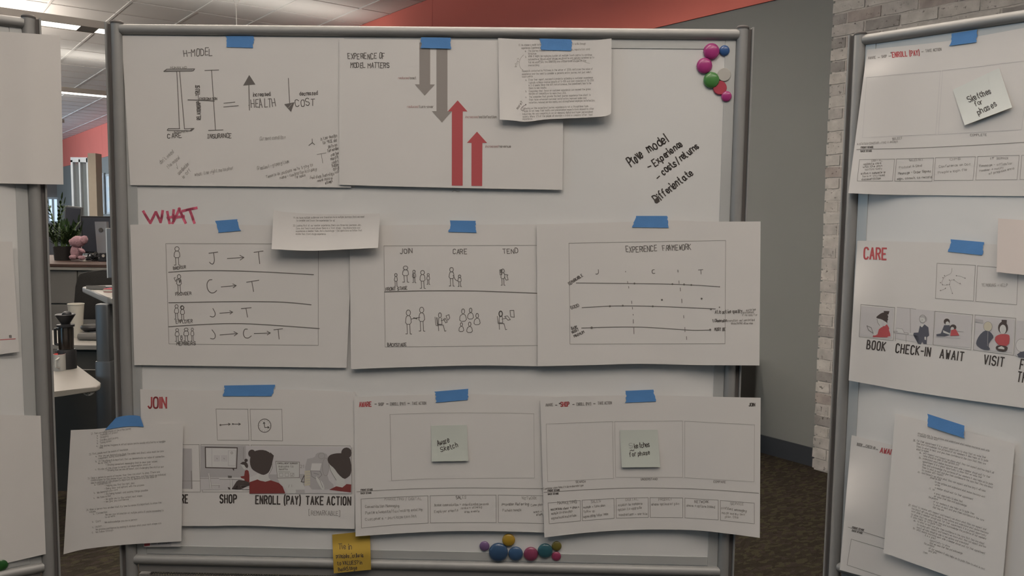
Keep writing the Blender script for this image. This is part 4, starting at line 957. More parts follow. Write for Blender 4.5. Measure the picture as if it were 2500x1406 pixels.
# ---- right board
R1 = Sheet(FR, [(2117, 121), (2722, 22), (2700, 482), (2071, 471.5)], lambda u, v: .0022 + .0125*ss(.03, .22, v)*(1-ss(.03, .22, u)) + .010*v*v*(1-ss(0, .35, u)), 'template sheet headed ENROLL (PAY) at the top of the right board', 'poster', 'template_sheet', bot=[(2071, 471.5), (2160, 475), (2300, 477), (2500, 479), (2700, 482)], top=[(2117, 121), (2318, 99.5), (2500, 68), (2722, 25)], nx=90, ny=36)
i = Ink(R1, 'printed_template', seed=40); T = i.text; L = i.line; K = i.curve
T('AWARE', 2120, 144.5, 2138, 143, 6, 'm', 1.2); L([(2143.5, 140.5), (2147.5, 140)], 1.6, 'm'); T('SHOP', 2152.6, 141.3, 2165, 139.8, 6, 'm', 1.2); L([(2170, 137.3), (2175, 136.7)], 1.7, 'm'); T('*', 2173, 133, 2177, 132.5, 8, 'd', 1.2); T('ENROLL (PAY)', 2179, 140, 2244.5, 134.3, 12, 'r', 2.1, gap=2.4); L([(2250, 126.5), (2254, 126)], 1.7, 'm'); T('TAKE ACTION', 2260, 127.5, 2298.5, 123.3, 6.5, 'm', 1.1)
i.box([(2116, 189), (2205, 180.5), (2296, 173), (2284, 328), (2195, 331.5), (2105.7, 336)], .9, 'a'); L([(2301.3, 172), (2400, 161), (2520, 146)], .9, 'a'); L([(2301.3, 172), (2291, 328), (2493.7, 316.6), (2500, 270)], .9, 'a')
T('SELECT', 2178.6, 341.5, 2202.7, 339.3, 5, 'm', .9); T('COMPLETE', 2369, 332, 2408.6, 331.3, 5, 'm', .9)
T('FRONT STAGE', 2102, 362, 2132, 361, 4, 'd', 1.2); T('BACK STAGE', 2101.5, 371, 2128.5, 370, 4, 'd', 1.2)
K([(2091.6, 365), (2180, 362.8), (2259, 360.4), (2400, 353.5), (2520, 346)], 1.6, 'm')
for q in ([(2098.5, 389.5), (2184, 388.4), (2179, 441.8), (2092.6, 441.8)], [(2189, 388), (2279.4, 385.4), (2275, 442.4), (2184, 442)], [(2284, 384.8), (2381, 382.3), (2375.4, 440), (2280, 440.3)], [(2387.3, 381.7), (2488.4, 379), (2482.8, 438.6), (2382, 439.6)], [(2494.7, 379), (2590, 376), (2584, 437), (2490, 438)]): i.box(q, 1, 'm')
i.done()
i = Ink(R1, 'hand_lettering', 'faint pencil notes', seed=41); T = i.text
for t, a, h, c in (('& STATES CONCERN - FIND A ANSWER', (2093, 354, 2192, 348), 4.5, 'l'), ('DIGITAL', (2128, 394, 2154, 393), 4.5, 'l'), ('SALES MKT', (2220, 393, 2253, 392), 4.5, 'l'), ('OPS', (2320, 391, 2345, 390), 4.5, 'l'), ('IT', (2419, 389, 2427, 388.5), 5, 'd'), ('SERVICE', (2433, 389, 2462, 388), 4.5, 'l'),
    ('validate card', (2108, 403, 2151, 400), 4.5, 'm'), ('with the plan', (2107, 410, 2154, 406), 4.5, 'm'), ('confirm ready', (2112, 416, 2153, 413), 4.5, 'l'), ('active + complete or', (2102, 426, 2162, 422), 4.5, 'm'), ('here if you need', (2106, 433, 2160, 429), 4.5, 'l'), ('documentation', (2104, 440, 2150, 437), 4.5, 'm'),
    ('Producer & Send', (2195, 411, 2251, 406), 5, 'l'), ('Message - Order Signed', (2193, 426, 2272, 420), 5, 'm'), ('sign, commit to record', (2190, 439, 2275, 434), 5, 'm'), ('Conference on Doc', (2293, 409, 2369, 403), 5, 'l'), ('Prepare login file', (2290, 424, 2360, 416), 5, 'l'), ('Message - officiator', (2391, 407, 2471, 401), 5, 'l'), ('Member + notify', (2392, 419, 2450, 412), 5, 'l'), ('of progress enrol', (2415, 426, 2476, 413), 5, 'l')): T(t, *a, h, c, 1.0, 1.2)
i.done()
K4 = note(FR, [(2326, 219), (2439, 166), (2471, 262), (2355, 306)], lambda u, v: 0, 'white sticky note tilted on the ENROLL (PAY) sheet, reading Sketches for phases', 'sticky_white'); restick(K4, R1, .0012, .006)
i = Ink(K4, 'hand_lettering', seed=42); i.text('Sketches', 2366, 251, 2420, 227, 15, 'k', 1.8, 1); i.text('for', 2381, 260, 2399, 252, 12, 'k', 1.7, 1); i.text('phases', 2389, 280, 2434, 258, 14, 'k', 1.8, 1); i.done()

R2 = Sheet(FR, [(2093, 588), (2712, 612), (2672, 1040), (2072, 928.5)], lambda u, v: .0040 + .016*(1-ss(0, .16, u))*ss(0, .5, v) + .003*v, 'storyboard poster headed CARE with BOOK, CHECK-IN, AWAIT and VISIT scenes', 'poster', 'poster_sheet', top=[(2093, 587.5), (2250, 591), (2434, 596.5), (2712, 612)], bot=[(2072, 928.5), (2250, 960), (2500, 996), (2672, 1020)], nx=90, ny=36)
i = Ink(R2, 'printed_headings', seed=43); T = i.text
T('CARE', 2109.5, 631.5, 2163, 633.5, 27, 'r', 4.2, gap=2.2)
for t, x0, y0, x1, y1, h in (('BOOK', 2116, 851, 2160, 856.5, 20.5), ('CHECK-IN', 2186.5, 860, 2270, 870, 21), ('AWAIT', 2294.5, 873.5, 2351, 881, 21), ('VISIT', 2401.5, 888, 2449, 895, 22), ('FOLLOW', 2489.5, 901, 2562, 913, 24), ('THROUGH', 2483, 931, 2568, 945, 24)): T(t, x0, y0, x1, y1, h, 'k', 3.2, gap=2.6)
i.done()
i = Ink(R2, 'printed_panels', seed=44); L = i.line; F = i.fill
i.box([(2287.8, 642.5), (2381.3, 647.5), (2376.6, 735), (2283.5, 728.6)], 1, 'm'); i.box([(2386.6, 648.6), (2486, 656.4), (2482, 744), (2382, 735.5)], 1, 'm')
for q in ([(2101.8, 743), (2184.5, 750.6), (2180.8, 831), (2097.6, 822)], [(2282.5, 759.5), (2374.9, 768.4), (2370.7, 854), (2278, 842)], [(2380.7, 768.7), (2479.9, 776.8), (2474.8, 867), (2376.5, 854.5)]): F([(q[0][0]+2, q[0][1]+4), (q[1][0]-3, q[1][1]+3), (q[2][0]-3, q[2][1]-5), (q[3][0]+1, q[3][1]-2)], 'a'); i.box(q, 1, 'm')
F([(2190, 750), (2282, 759), (2276, 842), (2184, 826)], 'a'); L([(2190, 750), (2236, 754.5)], 1, 'm'); L([(2222, 754), (2223, 812)], 1, 'm')
i.new('printed_scene')
# book
F([(2141, 778), (2152, 780), (2162, 786), (2165, 790), (2160, 800), (2154, 802), (2147, 794), (2143, 787)], 's'); L([(2141, 778), (2143, 788), (2148, 795), (2152, 797)], .9, 'd'); F([(2153, 798), (2167.4, 790.6), (2175.4, 805.7), (2175, 823.8), (2130.4, 823), (2133, 815.8), (2142, 816.6), (2145.5, 804)], 'r')
F([(2155, 797), (2163, 790), (2160, 800), (2155, 807)], 's'); F([(2138.8, 774), (2146, 768), (2152, 764), (2160, 762), (2167.4, 768.7), (2170.7, 777), (2169, 787), (2166, 791), (2164.8, 787), (2160, 784), (2152, 779), (2141, 777)], 'h', it=1); F([(2157, 759), (2171.6, 759.5), (2169, 768), (2160, 767)], 'h'); F([(2132, 812), (2136, 808), (2140, 818), (2133, 819)], 's')
L([(2116.5, 795), (2120, 805), (2132, 814), (2127, 800), (2116.5, 795)], 1.1, 'd')
i.new('printed_scene')
# check-in
i.box([(2182.5, 808), (2217, 813), (2217, 817), (2183, 812)], .9, 'm'); L([(2186, 815), (2186, 832)], .9, 'm'); L([(2212, 818), (2212, 836)], .9, 'm'); F([(2188, 801), (2203, 803), (2208, 813), (2192, 811)], 'w'); L([(2188, 801), (2203, 803), (2208, 813)], .8, 'm')
i.ellf(2252, 778, 8, 10, 's'); F([(2244.5, 775), (2246, 770.5), (2255, 770), (2263, 774), (2264, 781), (2261, 787), (2259, 780), (2255, 775)], 'b', it=1); i.loop(2252.5, 778.5, 8, 10, .8, 'd', 12); i.dot(2251.5, 781, .9)
F([(2245.5, 796.4), (2250, 793), (2258, 792.3), (2266.5, 799), (2268.5, 819), (2263, 823), (2262.3, 840), (2254.7, 839.6), (2251.4, 834), (2248, 840), (2241, 839), (2244.6, 820.8), (2229.5, 817), (2231, 812.4), (2242, 811.6)], 'n'); F([(2247, 796), (2251, 791), (2256, 793), (2251, 799)], 's'); F([(2218, 814), (2229, 813), (2230, 817), (2220, 818)], 's'); F([(2257, 822), (2261, 822), (2261, 830), (2257, 829)], 's')
i.new('printed_scene')
# await
i.ellf(2311.5, 785, 7.5, 7.5, 'h'); i.ellf(2313, 790, 4.5, 5.5, 's'); F([(2305, 794), (2318.6, 793.5), (2321, 807), (2317, 818), (2306.8, 821), (2286.7, 820.5), (2285.8, 816), (2296.7, 814)], 'n'); F([(2302, 806), (2320, 814), (2318, 817), (2303, 812)], 's')
i.ellf(2327, 799, 8, 7, 'h'); i.ellf(2325, 802, 4, 4, 's'); F([(2322, 805.7), (2333, 803), (2336, 808), (2342, 819), (2320, 820)], 'r'); L([(2285, 822), (2345, 825)], 1, 'b'); L([(2338, 808), (2352, 809.5)], .9, 'b')
i.new('printed_scene')
# visit
F([(2381.5, 778), (2400, 781), (2400, 789), (2381.5, 786)], 'b'); i.ellf(2411.8, 797, 10.5, 12, 'y'); i.loop(2411.8, 797, 10.5, 12, .8, 'm', 14); F([(2403.4, 806.5), (2413, 808), (2419.4, 811.6), (2427, 822.5), (2420, 829), (2411.8, 843), (2419, 855), (2398.4, 853), (2385, 844), (2382.4, 836), (2390, 819)], 'n', it=1)
i.ellf(2448.8, 800, 12, 15, 'h'); i.ellf(2448.5, 804, 8, 11.5, 's'); F([(2445.4, 780.5), (2458, 781), (2457.5, 792), (2445, 791)], 'h'); F([(2437, 817.4), (2446, 815), (2461.4, 816), (2465.6, 821), (2463, 844), (2441, 845), (2428.6, 832.6), (2429.5, 822)], 'r', it=1); F([(2429.5, 848.5), (2436, 842), (2459.7, 845), (2460, 853), (2453, 859), (2436, 857)], 'h', it=1); F([(2437, 848), (2445, 845), (2452, 849), (2452, 853), (2437, 851)], 's')
L([(2412, 806), (2411, 845)], .8, 'b')
i.new('printed_scene')
# next scene, cut by the frame
F([(2483, 782), (2570, 792), (2566, 880), (2478, 868)], 'a'); i.ellf(2494, 843, 14, 16, 'w'); i.loop(2494, 843, 14, 16, .9, 'm', 16); F([(2483, 865), (2491, 859), (2510, 857), (2530, 876), (2486.6, 872)], 'n')
i.done()
i = Ink(R2, 'hand_drawing', seed=45); T = i.text; K = i.curve
T('TENSIONS ^ HELP', 2397, 699, 2459, 700, 7, 'l', 1.1, 1)
for p in ([(2324, 655), (2323, 668), (2306, 674), (2298, 690), (2301, 695)], [(2334, 673), (2345, 674), (2357, 680)], [(2318, 695), (2320, 684), (2329, 683), (2338, 690), (2346, 694)], [(2301, 695), (2310, 696), (2318, 694), (2322, 708), (2326, 717)], [(2296, 709), (2306, 706), (2309, 702)]): K(p, 1, 'l')
for x, y in ((2306, 673), (2302, 678), (2296, 690), (2301, 695), (2312, 695), (2318, 694), (2318, 684), (2329, 683), (2335, 673), (2356, 679), (2344, 692), (2325, 716), (2308, 704), (2296, 709)): i.dot(x, y, 1.4, 'm')
i.done()
R3 = Sheet(FR, [(2437, 533), (2605, 545), (2603, 682), (2433, 664)], lambda u, v: .0115 + .004*v, 'blank pinkish note at the right edge overlapping the CARE poster', 'note', 'blank_note', 'paper_pink', nx=8, ny=8)
R4 = Sheet(FR, [(2079, 1062), (2575, 1182), (2530, 1520), (2050, 1391)], lambda u, v: .0040 + .017*(1-ss(.0, .2, u))*ss(.1, .6, v) + .003*v, 'template sheet headed AWAIT, half covered by the tilted typed page', 'poster', 'template_sheet', nx=90, ny=36)
i = Ink(R4, 'printed_template', seed=46); T = i.text; L = i.line
T('BOOK', 2092, 1087.5, 2105, 1090, 6.5, 'm', 1.2); L([(2108, 1090), (2111, 1090.6)], 1.5, 'd'); T('CHECK-IN', 2113, 1092, 2136, 1097, 6.5, 'm', 1.2); L([(2139, 1096.5), (2143, 1097.4)], 1.5, 'd'); T('AWAIT', 2148.5, 1104.5, 2182, 1111, 12, 'r', 2.4)
T('FRONT STAGE', 2080.5, 1289, 2109, 1296, 4, 'd', 1.2); T('BACK STAGE', 2080, 1296.5, 2105, 1303.5, 4, 'd', 1.2); L([(2070.3, 1286.5), (2158, 1314), (2300, 1352)], 1.2, 'm'); L([(2260, 1360), (2155.5, 1339), (2078.4, 1316), (2068, 1379), (2150, 1406), (2260, 1436)], 1, 'm')
i.done()
R5 = Sheet(FR, [(2186, 1009), (2478, 1083), (2445, 1452), (2157, 1349)], lambda u, v: .0125 + .006*v + .004*(1-u)*v, 'tilted typed page covered in text at the lower part of the right board', 'page', 'typed_page')
i = Ink(R5, 'typed_text', seed=47)
R5T = """693,205,1300,355 693,222,862,262 685,268,1270,412 683,290,1288,440 682,315,1268,465 682,340,785,362 740,372,1335,540 738,395,1040,475 735,418,1305,578 735,443,1235,580 733,468,1328,638 730,492,1328,665 728,517,910,562 727,540,1265,695 798,580,888,602 838,615,1262,745 838,640,880,650 838,665,1160,765 790,672,835,685 832,712,1072,785 830,735,1105,820 785,745,862,765 825,782,1170,888 822,805,1252,942 820,830,912,858 645,815,1270,1020 642,840,1290,1052 640,862,1270,1072 637,888,1270,1098 635,910,890,990 690,950,1255,1140 687,975,1270,1168 685,1000,1120,1145 683,1020,1262,1222 755,1068,845,1098 795,1108,965,1165 793,1132,1070,1222 745,1135,832,1165 787,1175,1260,1355 785,1198,850,1218 738,1210,775,1220"""
WORDS = """should be able to see options and understand what makes insurance work while a member should wait for their appointment it is a great opportunity to show that we value their time and acknowledge the patience of our members it also helps us to guide them to what is next and give them confidence in the care that they are about to receive with respect and honesty we share what they can expect and how long it will take""".split()
rw = random.Random(5); k0 = 0
for ln in R5T.split():
    a, b_, c_, d_ = map(float, ln.split(',')); x0, y0, x1, y1 = 2040 + a/3.463, 1000 + b_/3.463, 2040 + c_/3.463, 1000 + d_/3.463
    n = max(4, int((x1 - x0) / 2.35)); t = ''
    while len(t) < n: t += WORDS[k0 % len(WORDS)] + ' '; k0 += 1
    i.text(t.strip(), x0, y0, x1, y1, 4.6, 't', .66, gap=1.1)
for t, x, y in (('26.', 655, 265), ('27.', 615, 812), ('a.', 708, 368), ('b.', 706, 412), ('c.', 696, 532), ('a.', 660, 942), ('b.', 655, 1008)): i.text(t, 2040 + x/3.463, 1000 + y/3.463, 2045 + x/3.463, 1001.2 + y/3.463, 4.4, 'm', .8)
i.done()

# ---- left board
L1 = Sheet(FL, [(-150, 66), (147, 87), (155, 450.5), (-150, 445)], lambda u, v: .004 + .014*ss(.45, .78, u) + .002*v, 'large blank sheet hanging from the top of the left board over its post', 'paper', 'blank_sheet')
L2 = Sheet(FL, [(-200, 586), (30, 590), (47, 858.5), (-200, 893)], lambda u, v: .004 + .007*ss(.6, 1, u), 'sheet with a thin red rule near its foot, mid height on the left board', 'page', 'printed_page', nx=14)
i = Ink(L2, 'printed_rule'); i.line([(-60, 834), (0, 829.5), (37.5, 827)], 1.8, 'r'); i.text('18', 22, 824.5, 28, 824, 6, 'd', 1.4); i.done()
L3 = Sheet(FL, [(-200, 1008), (105, 1015), (117, 1351), (-200, 1425)], lambda u, v: .0045 + .006*ss(.7, 1, u), 'blank sheet covering the lower part of the left board', 'paper', 'blank_sheet', nx=14)
# ---- blue painter's tape
def tape(fr, q, dep, label, seed):
    r = random.Random(seed); nx, ny = 10, 7; (x0, y0), (x1, y1), (x2, y2), (x3, y3) = q
    jl = [r.uniform(-1.6, 1.6) for _ in range(ny + 1)]; jr = [r.uniform(-1.6, 1.6) for _ in range(ny + 1)]
    vs, fs = [], []
    for j in range(ny + 1):
        v = j / ny; bow = 3.0 * math.sin(v * PI)
        lx, ly = x0*(1-v) + x3*v + jl[j] + bow * .7, y0*(1-v) + y3*v; rx, ry = x1*(1-v) + x2*v + jr[j] - bow * .0, y1*(1-v) + y2*v
        for i_ in range(nx + 1):
            u = i_ / nx; x, y = lx*(1-u) + rx*u, ly*(1-u) + ry*u
            vs.append(fr.px(x, y, dep(x, y)))
    for j in range(ny):
        for i_ in range(nx): a = j*(nx+1) + i_; fs.append((a, a+nx+1, a+nx+2, a+1))
    c = sum(vs, Vector()) / len(vs); me = bpy.data.meshes.new('tape'); me.from_pydata([v - c for v in vs], [], fs)
    o = link('tape_strip', me, M['tape'], smooth=True); o.location = c; sharp_rim(me); md = o.modifiers.new('thickness', 'SOLIDIFY'); md.thickness = .00025; md.offset = 0
    tag(o, label, 'tape', 'strips of blue painter tape')
def on(S, e=.0012):
    ytop = min(S.q[0][1], S.q[1][1])
    return lambda x, y: S.depth(x, max(y, ytop)) + e
tape(FC, [(551, 88), (621, 88), (617, 117), (552, 115)], on(S1), 'blue tape strip at the top of the H diagram poster', 1)
tape(FC, [(1026, 91), (1100, 92), (1100.5, 119), (1027, 117)], on(S2, .0024), 'blue tape strip crossing the tops of the two grey arrows', 2)
tape(FC, [(1317, 94), (1396, 96), (1395, 124), (1321, 122)], on(S3), 'blue tape strip over the typed page at the top rail', 3)
tape(FC, [(526, 539), (579, 535), (587, 563), (532, 568)], on(S4), 'blue tape strip tilted above the broker poster', 4)
tape(FC, [(1098, 538), (1160, 539), (1163, 568), (1095, 566)], on(S5), 'blue tape strip above the JOIN CARE TEND poster', 5)
tape(FC, [(1552, 527), (1629, 527), (1632, 556), (1542, 555)], on(S6), 'blue tape strip above the framework timeline poster', 6)
tape(FC, [(548, 941), (673, 939), (664, 967), (544, 967)], on(S7), 'longest blue tape strip, above the storyboard headed JOIN', 7)
tape(FC, [(1061, 956), (1143, 949), (1143, 976), (1064, 983)], on(S8), 'blue tape strip above the AWARE sheet', 8)
tape(FC, [(1527, 954), (1595, 951), (1602, 980), (1527, 983)], on(S9), 'blue tape strip above the SHOP sheet', 9)
tape(FR, [(2323, 82), (2386, 72), (2383, 103), (2318, 112)], lambda x, y: .0040, 'blue tape strip above the ENROLL (PAY) sheet', 10)
tape(FR, [(2321, 584), (2402, 591), (2399, 623), (2314, 614)], on(R2), 'blue tape strip above the CARE storyboard', 11)
tape(FR, [(2264, 1010), (2354, 1039), (2354, 1070), (2264, 1041)], lambda x, y: .0145 + .001, 'blue tape strip on the tilted typed page', 12)
# the arched strip over the left post
vs, fs = [], []; tp = [(283, 1019.5), (297, 1016), (315, 1014), (330, 1014), (342, 1016)]; bt = [(256, 1049.5), (280, 1045), (305, 1041.5), (328, 1040.5), (351, 1042)]
for j in range(8):
    for i_ in range(13):
        u, v = i_/12, j/7; a, b_ = interp(tp, u), interp(bt, u); x, y = a[0]*(1-v) + b_[0]*v, a[1]*(1-v) + b_[1]*v
        vs.append(FC.px(x, y, TP.depth(x, max(y, 1046)) + .0014))
for j in range(7):
    for i_ in range(12): a = j*13 + i_; fs.append((a, a+13, a+14, a+1))
c = sum(vs, Vector()) / len(vs); me = bpy.data.meshes.new('tape'); me.from_pydata([v - c for v in vs], [], fs)
o = link('tape_strip', me, M['tape'], smooth=True); o.location = c; sharp_rim(me); md = o.modifiers.new('thickness', 'SOLIDIFY'); md.thickness = .00025; md.offset = 0
tag(o, 'arched blue tape strip holding the lower left typed page to the post', 'tape', 'strips of blue painter tape')

# ---- magnets
def magnet(fr, x, y, r, col, label, grp, flat=False, off=0.):
    c = fr.px(x, y, off); R_ = r * (c - EYE).dot(_f) / F_PX
    mt = mat('magnet_plastic', col, .28 if not flat else .5, var=0, spec=.5, coat=.3 if not flat else 0)
    root = empty('round_magnet', c, label, 'magnet', grp)
    h = R_ * .62 if not flat else .004
    prof = [(R_ * .93, 0), (R_, h * .25)] + [(R_ * math.cos(a), h * (.35 + .65 * math.sin(a))) for a in [k * PI / 16 for k in range(1, 8)]] + [(0, h)]
    if flat: prof = [(R_ * .97, 0), (R_, .001), (R_, h - .001), (R_ * .93, h), (0, h)]
    mb = MB(); mb.lathe(prof, (0, 0, 0), 36, fr.n); mb.out('cap', mt, root, True)
    mb = MB(); mb.lathe([(0, .0001), (R_ * .9, .0001), (R_ * .9, -.0006), (0, -.0006)], (0, 0, 0), 24, fr.n); mb.out('magnetic_base', M['rubber'], root)
G1, G2 = 'magnets in the top right corner of the board', 'magnets along the bottom of the board'
PINK, BLUE = (.46, .05, .24), (.045, .12, .32)
magnet(FC, 1736, 126, 19.5, PINK, 'large magenta magnet, topmost of the corner cluster', G1); magnet(FC, 1768, 124, 12.8, BLUE, 'small blue magnet beside the topmost magenta one', G1)
magnet(FC, 1719, 161, 19, PINK, 'large magenta magnet, leftmost of the corner cluster', G1); magnet(FC, 1736, 196, 19.3, (.085, .27, .07), 'large green magnet in the corner cluster', G1)
magnet(FC, 1767, 183, 16.3, (.56, .54, .50), 'flat off-white magnet beside the green one', G1, True); magnet(FC, 1757, 215, 16.5, (.52, .06, .10), 'flat red magnet below the green one', G1, True, .0002); magnet(FC, 1773, 235.5, 12.7, PINK, 'small magenta magnet, lowest of the corner cluster', G1, off=.001)
magnet(FC, 1183, 1332, 12.2, (.20, .12, .26), 'small purple magnet at the left end of the bottom row', G2); magnet(FC, 1217, 1346, 23.3, (.045, .095, .19), 'largest blue magnet in the bottom row', G2); magnet(FC, 1242, 1317, 15.8, (.45, .28, .035), 'yellow magnet above the bottom row', G2, off=.0002)
magnet(FC, 1259, 1350, 17.8, (.05, .11, .22), 'medium blue magnet right of the largest one', G2); magnet(FC, 1296, 1351, 17.6, (.27, .055, .115), 'pink magnet in the middle of the bottom row', G2); magnet(FC, 1331, 1343, 18.4, (.035, .12, .15), 'teal magnet in the bottom row', G2)
magnet(FC, 1359, 1332, 12, (.19, .16, .035), 'small olive magnet at the right end of the bottom row', G2, off=.0002); magnet(FC, 1358, 1357, 11.6, (.32, .05, .12), 'small pink magnet below the olive one', G2)
magnet(FL, 3, 1378, 15, (.03, .12, .03), 'dark green magnet at the foot of the left board', None)
# ------------------------------------------------------------------ pendant strip lights
M['housing'] = mat('lamp_housing', (.50, .47, .44), .5, metal=.3, var=.02)
M['diffuser'] = mat('lamp_diffuser', (.9, .88, .84), .5, var=0, emit=(1, .95, .86), estr=3.2)
M['wire'] = mat('white_cable', (.75, .72, .68), .5, var=0)
def pendant(dd, e0, e1, label, seg=1.22, gap=.15, wires=()):
    z = 3.17; mid = room((e0 + e1) / 2, dd, z); root = empty('pendant_light', mid, label, 'lamp', 'linear pendant lights', rot=WANG)
    bpy.context.view_layer.update(); inv = root.matrix_world.inverted(); Lr = e1 - e0
    def part(nm, mb, mt, sm=False): o = mb.out(nm, mt, root, sm); return o
    mb = MB()
    for sy in (-.125, .125): mb.box(0, sy, 0, Lr, .014, .066, .002)
    mb.box(0, 0, .006, Lr, .245, .012); part('housing', mb, M['housing'])
    x = -Lr / 2 + .05
    while x + seg < Lr / 2:
        mb = MB(); mb.box(x + seg / 2, 0, -.026, seg, .205, .008); part('diffuser', mb, M['diffuser'])
        mb = MB(); mb.box(x + seg + gap / 2, 0, -.025, gap - .004, .235, .012); part('joint_cover', mb, M['housing'])
        mb = MB(); mb.box(x + seg / 2, 0, .024, seg, .205, .006); part('upper_diffuser', mb, M['diffuser'])
        x += seg + gap
    for ex in wires:
        wx = ex - (e0 + e1) / 2; top = CEIL - 3.17
        mb = MB(); mb.tube([(wx, 0, .02), (wx, 0, top - .13)], .004, 6); mb.tube([(wx, 0, top - .13), (wx - .05, 0, top)], .0025, 6); mb.tube([(wx, 0, top - .13), (wx + .05, 0, top)], .0025, 6)
        part('suspension_cable', mb, M['wire'])
    return root
pendant(5.56, .22, 7.5, 'nearest pendant strip light, its glowing underside showing at the top left', wires=(1.584, 4.4))
pendant(10.16, .22, 7.5, 'second pendant strip light, seen in the gap left of the middle board', wires=(1.4, 4.6))
pendant(14.62, 1.72, 7.5, 'farthest pendant strip light, its end hanging on a white cable above the coral band', wires=(1.8,))

# ------------------------------------------------------------------ far end of the room: glazed partition, pinboards, window
M['glass'] = mat('partition_glass', (.62, .66, .66), .08, var=0, spec=.6, trans=.75)
M['tan'] = mat('tan_panel', (.34, .28, .21), .7, var=.03)
M['frame'] = mat('pale_metal_frame', (.62, .66, .68), .45, metal=.3, var=.02)
M['poster'] = mat('notice_paper', (.66, .74, .80), .8, var=.02)
M['far_glow'] = mat('window_daylight', (.8, .9, 1), .5, var=0, emit=(.66, .84, 1), estr=.75)
def bx(name, x0, x1, y0, y1, Y, dy, mt, parent=None, bev=0, inv=None, label=None):
    """upright box whose front face fills the pixel rectangle at depth Y, dy metres deep"""
    a, b_ = aty(x0, y0, Y), aty(x1, y1, Y)
    mb = MB(); mb.box(0, 0, 0, abs(b_.x - a.x), dy, abs(a.z - b_.z), bev)
    o = mb.out(name, mt); o.location = ((a.x + b_.x) / 2, Y + dy / 2, (a.z + b_.z) / 2)
    if parent is not None: o.parent = parent; o.location = o.location - parent.location
    if label: o['label'] = label
    return o
def thing_at(name, x, y, Y, label, cat, group=None, z=None):
    p = aty(x, y, Y); return empty(name, (p.x, p.y, p.z if z is None else z), label, cat, group)
YP = 17.0
g_ = thing_at('glass_partition', 200, 700, YP, 'glazed partition with two tall panes beside a tan panel, far behind the monitors', 'partition', z=0)
zb = 0.0
def to_floor(o): pass
def bxf(name, x0, x1, y0, Y, dy, mt, parent, ybot=None):
    a, b_ = aty(x0, y0, Y), aty(x1, y0, Y); z1 = (a.z + b_.z) / 2; z0 = 0
    mb = MB(); mb.box(0, 0, 0, b_.x - a.x, dy, z1 - z0); o = mb.out(name, mt, parent); o.location = Vector(((a.x + b_.x) / 2, Y + dy / 2, (z0 + z1) / 2)) - parent.location; return o
bxf('frame_post', 172, 177, 391, YP, .12, M['frame'], g_); bxf('frame_post', 191.5, 195, 389, YP, .12, M['frame'], g_); bxf('frame_post', 210, 214, 386, YP, .12, M['frame'], g_)
a, b_ = aty(172, 391, YP), aty(213, 384, YP); mb = MB(); mb.box(0, 0, 0, b_.x - a.x, .12, .10); o = mb.out('frame_rail', M['frame'], g_); o.location = Vector(((a.x + b_.x)/2, YP + .06, (a.z + b_.z)/2 - .02)) - g_.location
bxf('glass_pane', 177, 191.5, 395, YP + .05, .015, M['glass'], g_); bxf('glass_pane', 195, 210, 394, YP + .05, .015, M['glass'], g_)
bxf('side_panel', 214, 233, 374, YP, .25, M['tan'], g_)
# pinboards and a bright opening on the coral-topped wall
for k, (x0, x1, y0, y1, lb) in enumerate(((241, 256, 427, 520, 'tall pale notice board, left of two beyond the partition'), (263, 285, 428, 520, 'tall pale notice board, right of two beyond the partition'))):
    p0 = hit(x0, (y0 + y1)/2, B0 + EW * .02, EW); p1 = hit(x1, (y0 + y1)/2, B0 + EW * .02, EW); pt = hit(x0, y0, B0 + EW * .02, EW); pb = hit(x0, y1, B0 + EW * .02, EW)
    d0, d1 = (p1 - B0).dot(DW), (p0 - B0).dot(DW); zc, hh = (pt.z + pb.z)/2, pt.z - pb.z
    root = empty('notice_board', room(.03, (d0 + d1)/2, zc), lb, 'notice board', None, rot=WANG)
    mb = MB(); mb.box(0, 0, 0, .03, d1 - d0, hh); mb.out('panel', M['poster'], root)
    mb = MB()
    for zz in (hh/2, -hh/2): mb.box(.01, 0, zz, .03, d1 - d0 + .08, .05)
    for yy in ((d1-d0)/2, -(d1-d0)/2): mb.box(.01, yy, 0, .03, .06, hh)
    mb.out('board_frame', M['frame'], root)
    for r_ in range(3):
        mb = MB(); mb.box(.02, 0, hh * (.28 - .28 * r_), .004, (d1 - d0) * .6, hh * .2); mb.out('pinned_sheet', M['sticky_white'], root)
# window in the far wall, seen beside the plant
_w = [(hit(x, 510, room(0, 27), DW) - B0).dot(EW) for x in (141, 116)]; _z = [hit(128, y, room(0, 27), DW).z for y in (542, 484)]
WE0, WE1, WZ0, WZ1 = _w[0], _w[1], _z[0], _z[1]
win = wallbox('window_1', WE0, WE1, 26.93, 26.99, WZ0, WZ1, M['far_glow'], kind='structure')
for k in range(3):
    _e = WE0 + (WE1 - WE0)*k/2; f_ = wallbox('window_frame', _e - .03, _e + .03, 26.90, 26.93, WZ0, WZ1, M['frame']); keep_parent(f_, win)
for zz in (WZ0, WZ1):
    f_ = wallbox('window_frame', WE0 - .03, WE1 + .03, 26.90, 26.93, zz - .03, zz + .03, M['frame']); keep_parent(f_, win)
M['brown'] = mat('brown_door', (.22, .17, .14), .6, var=.03)

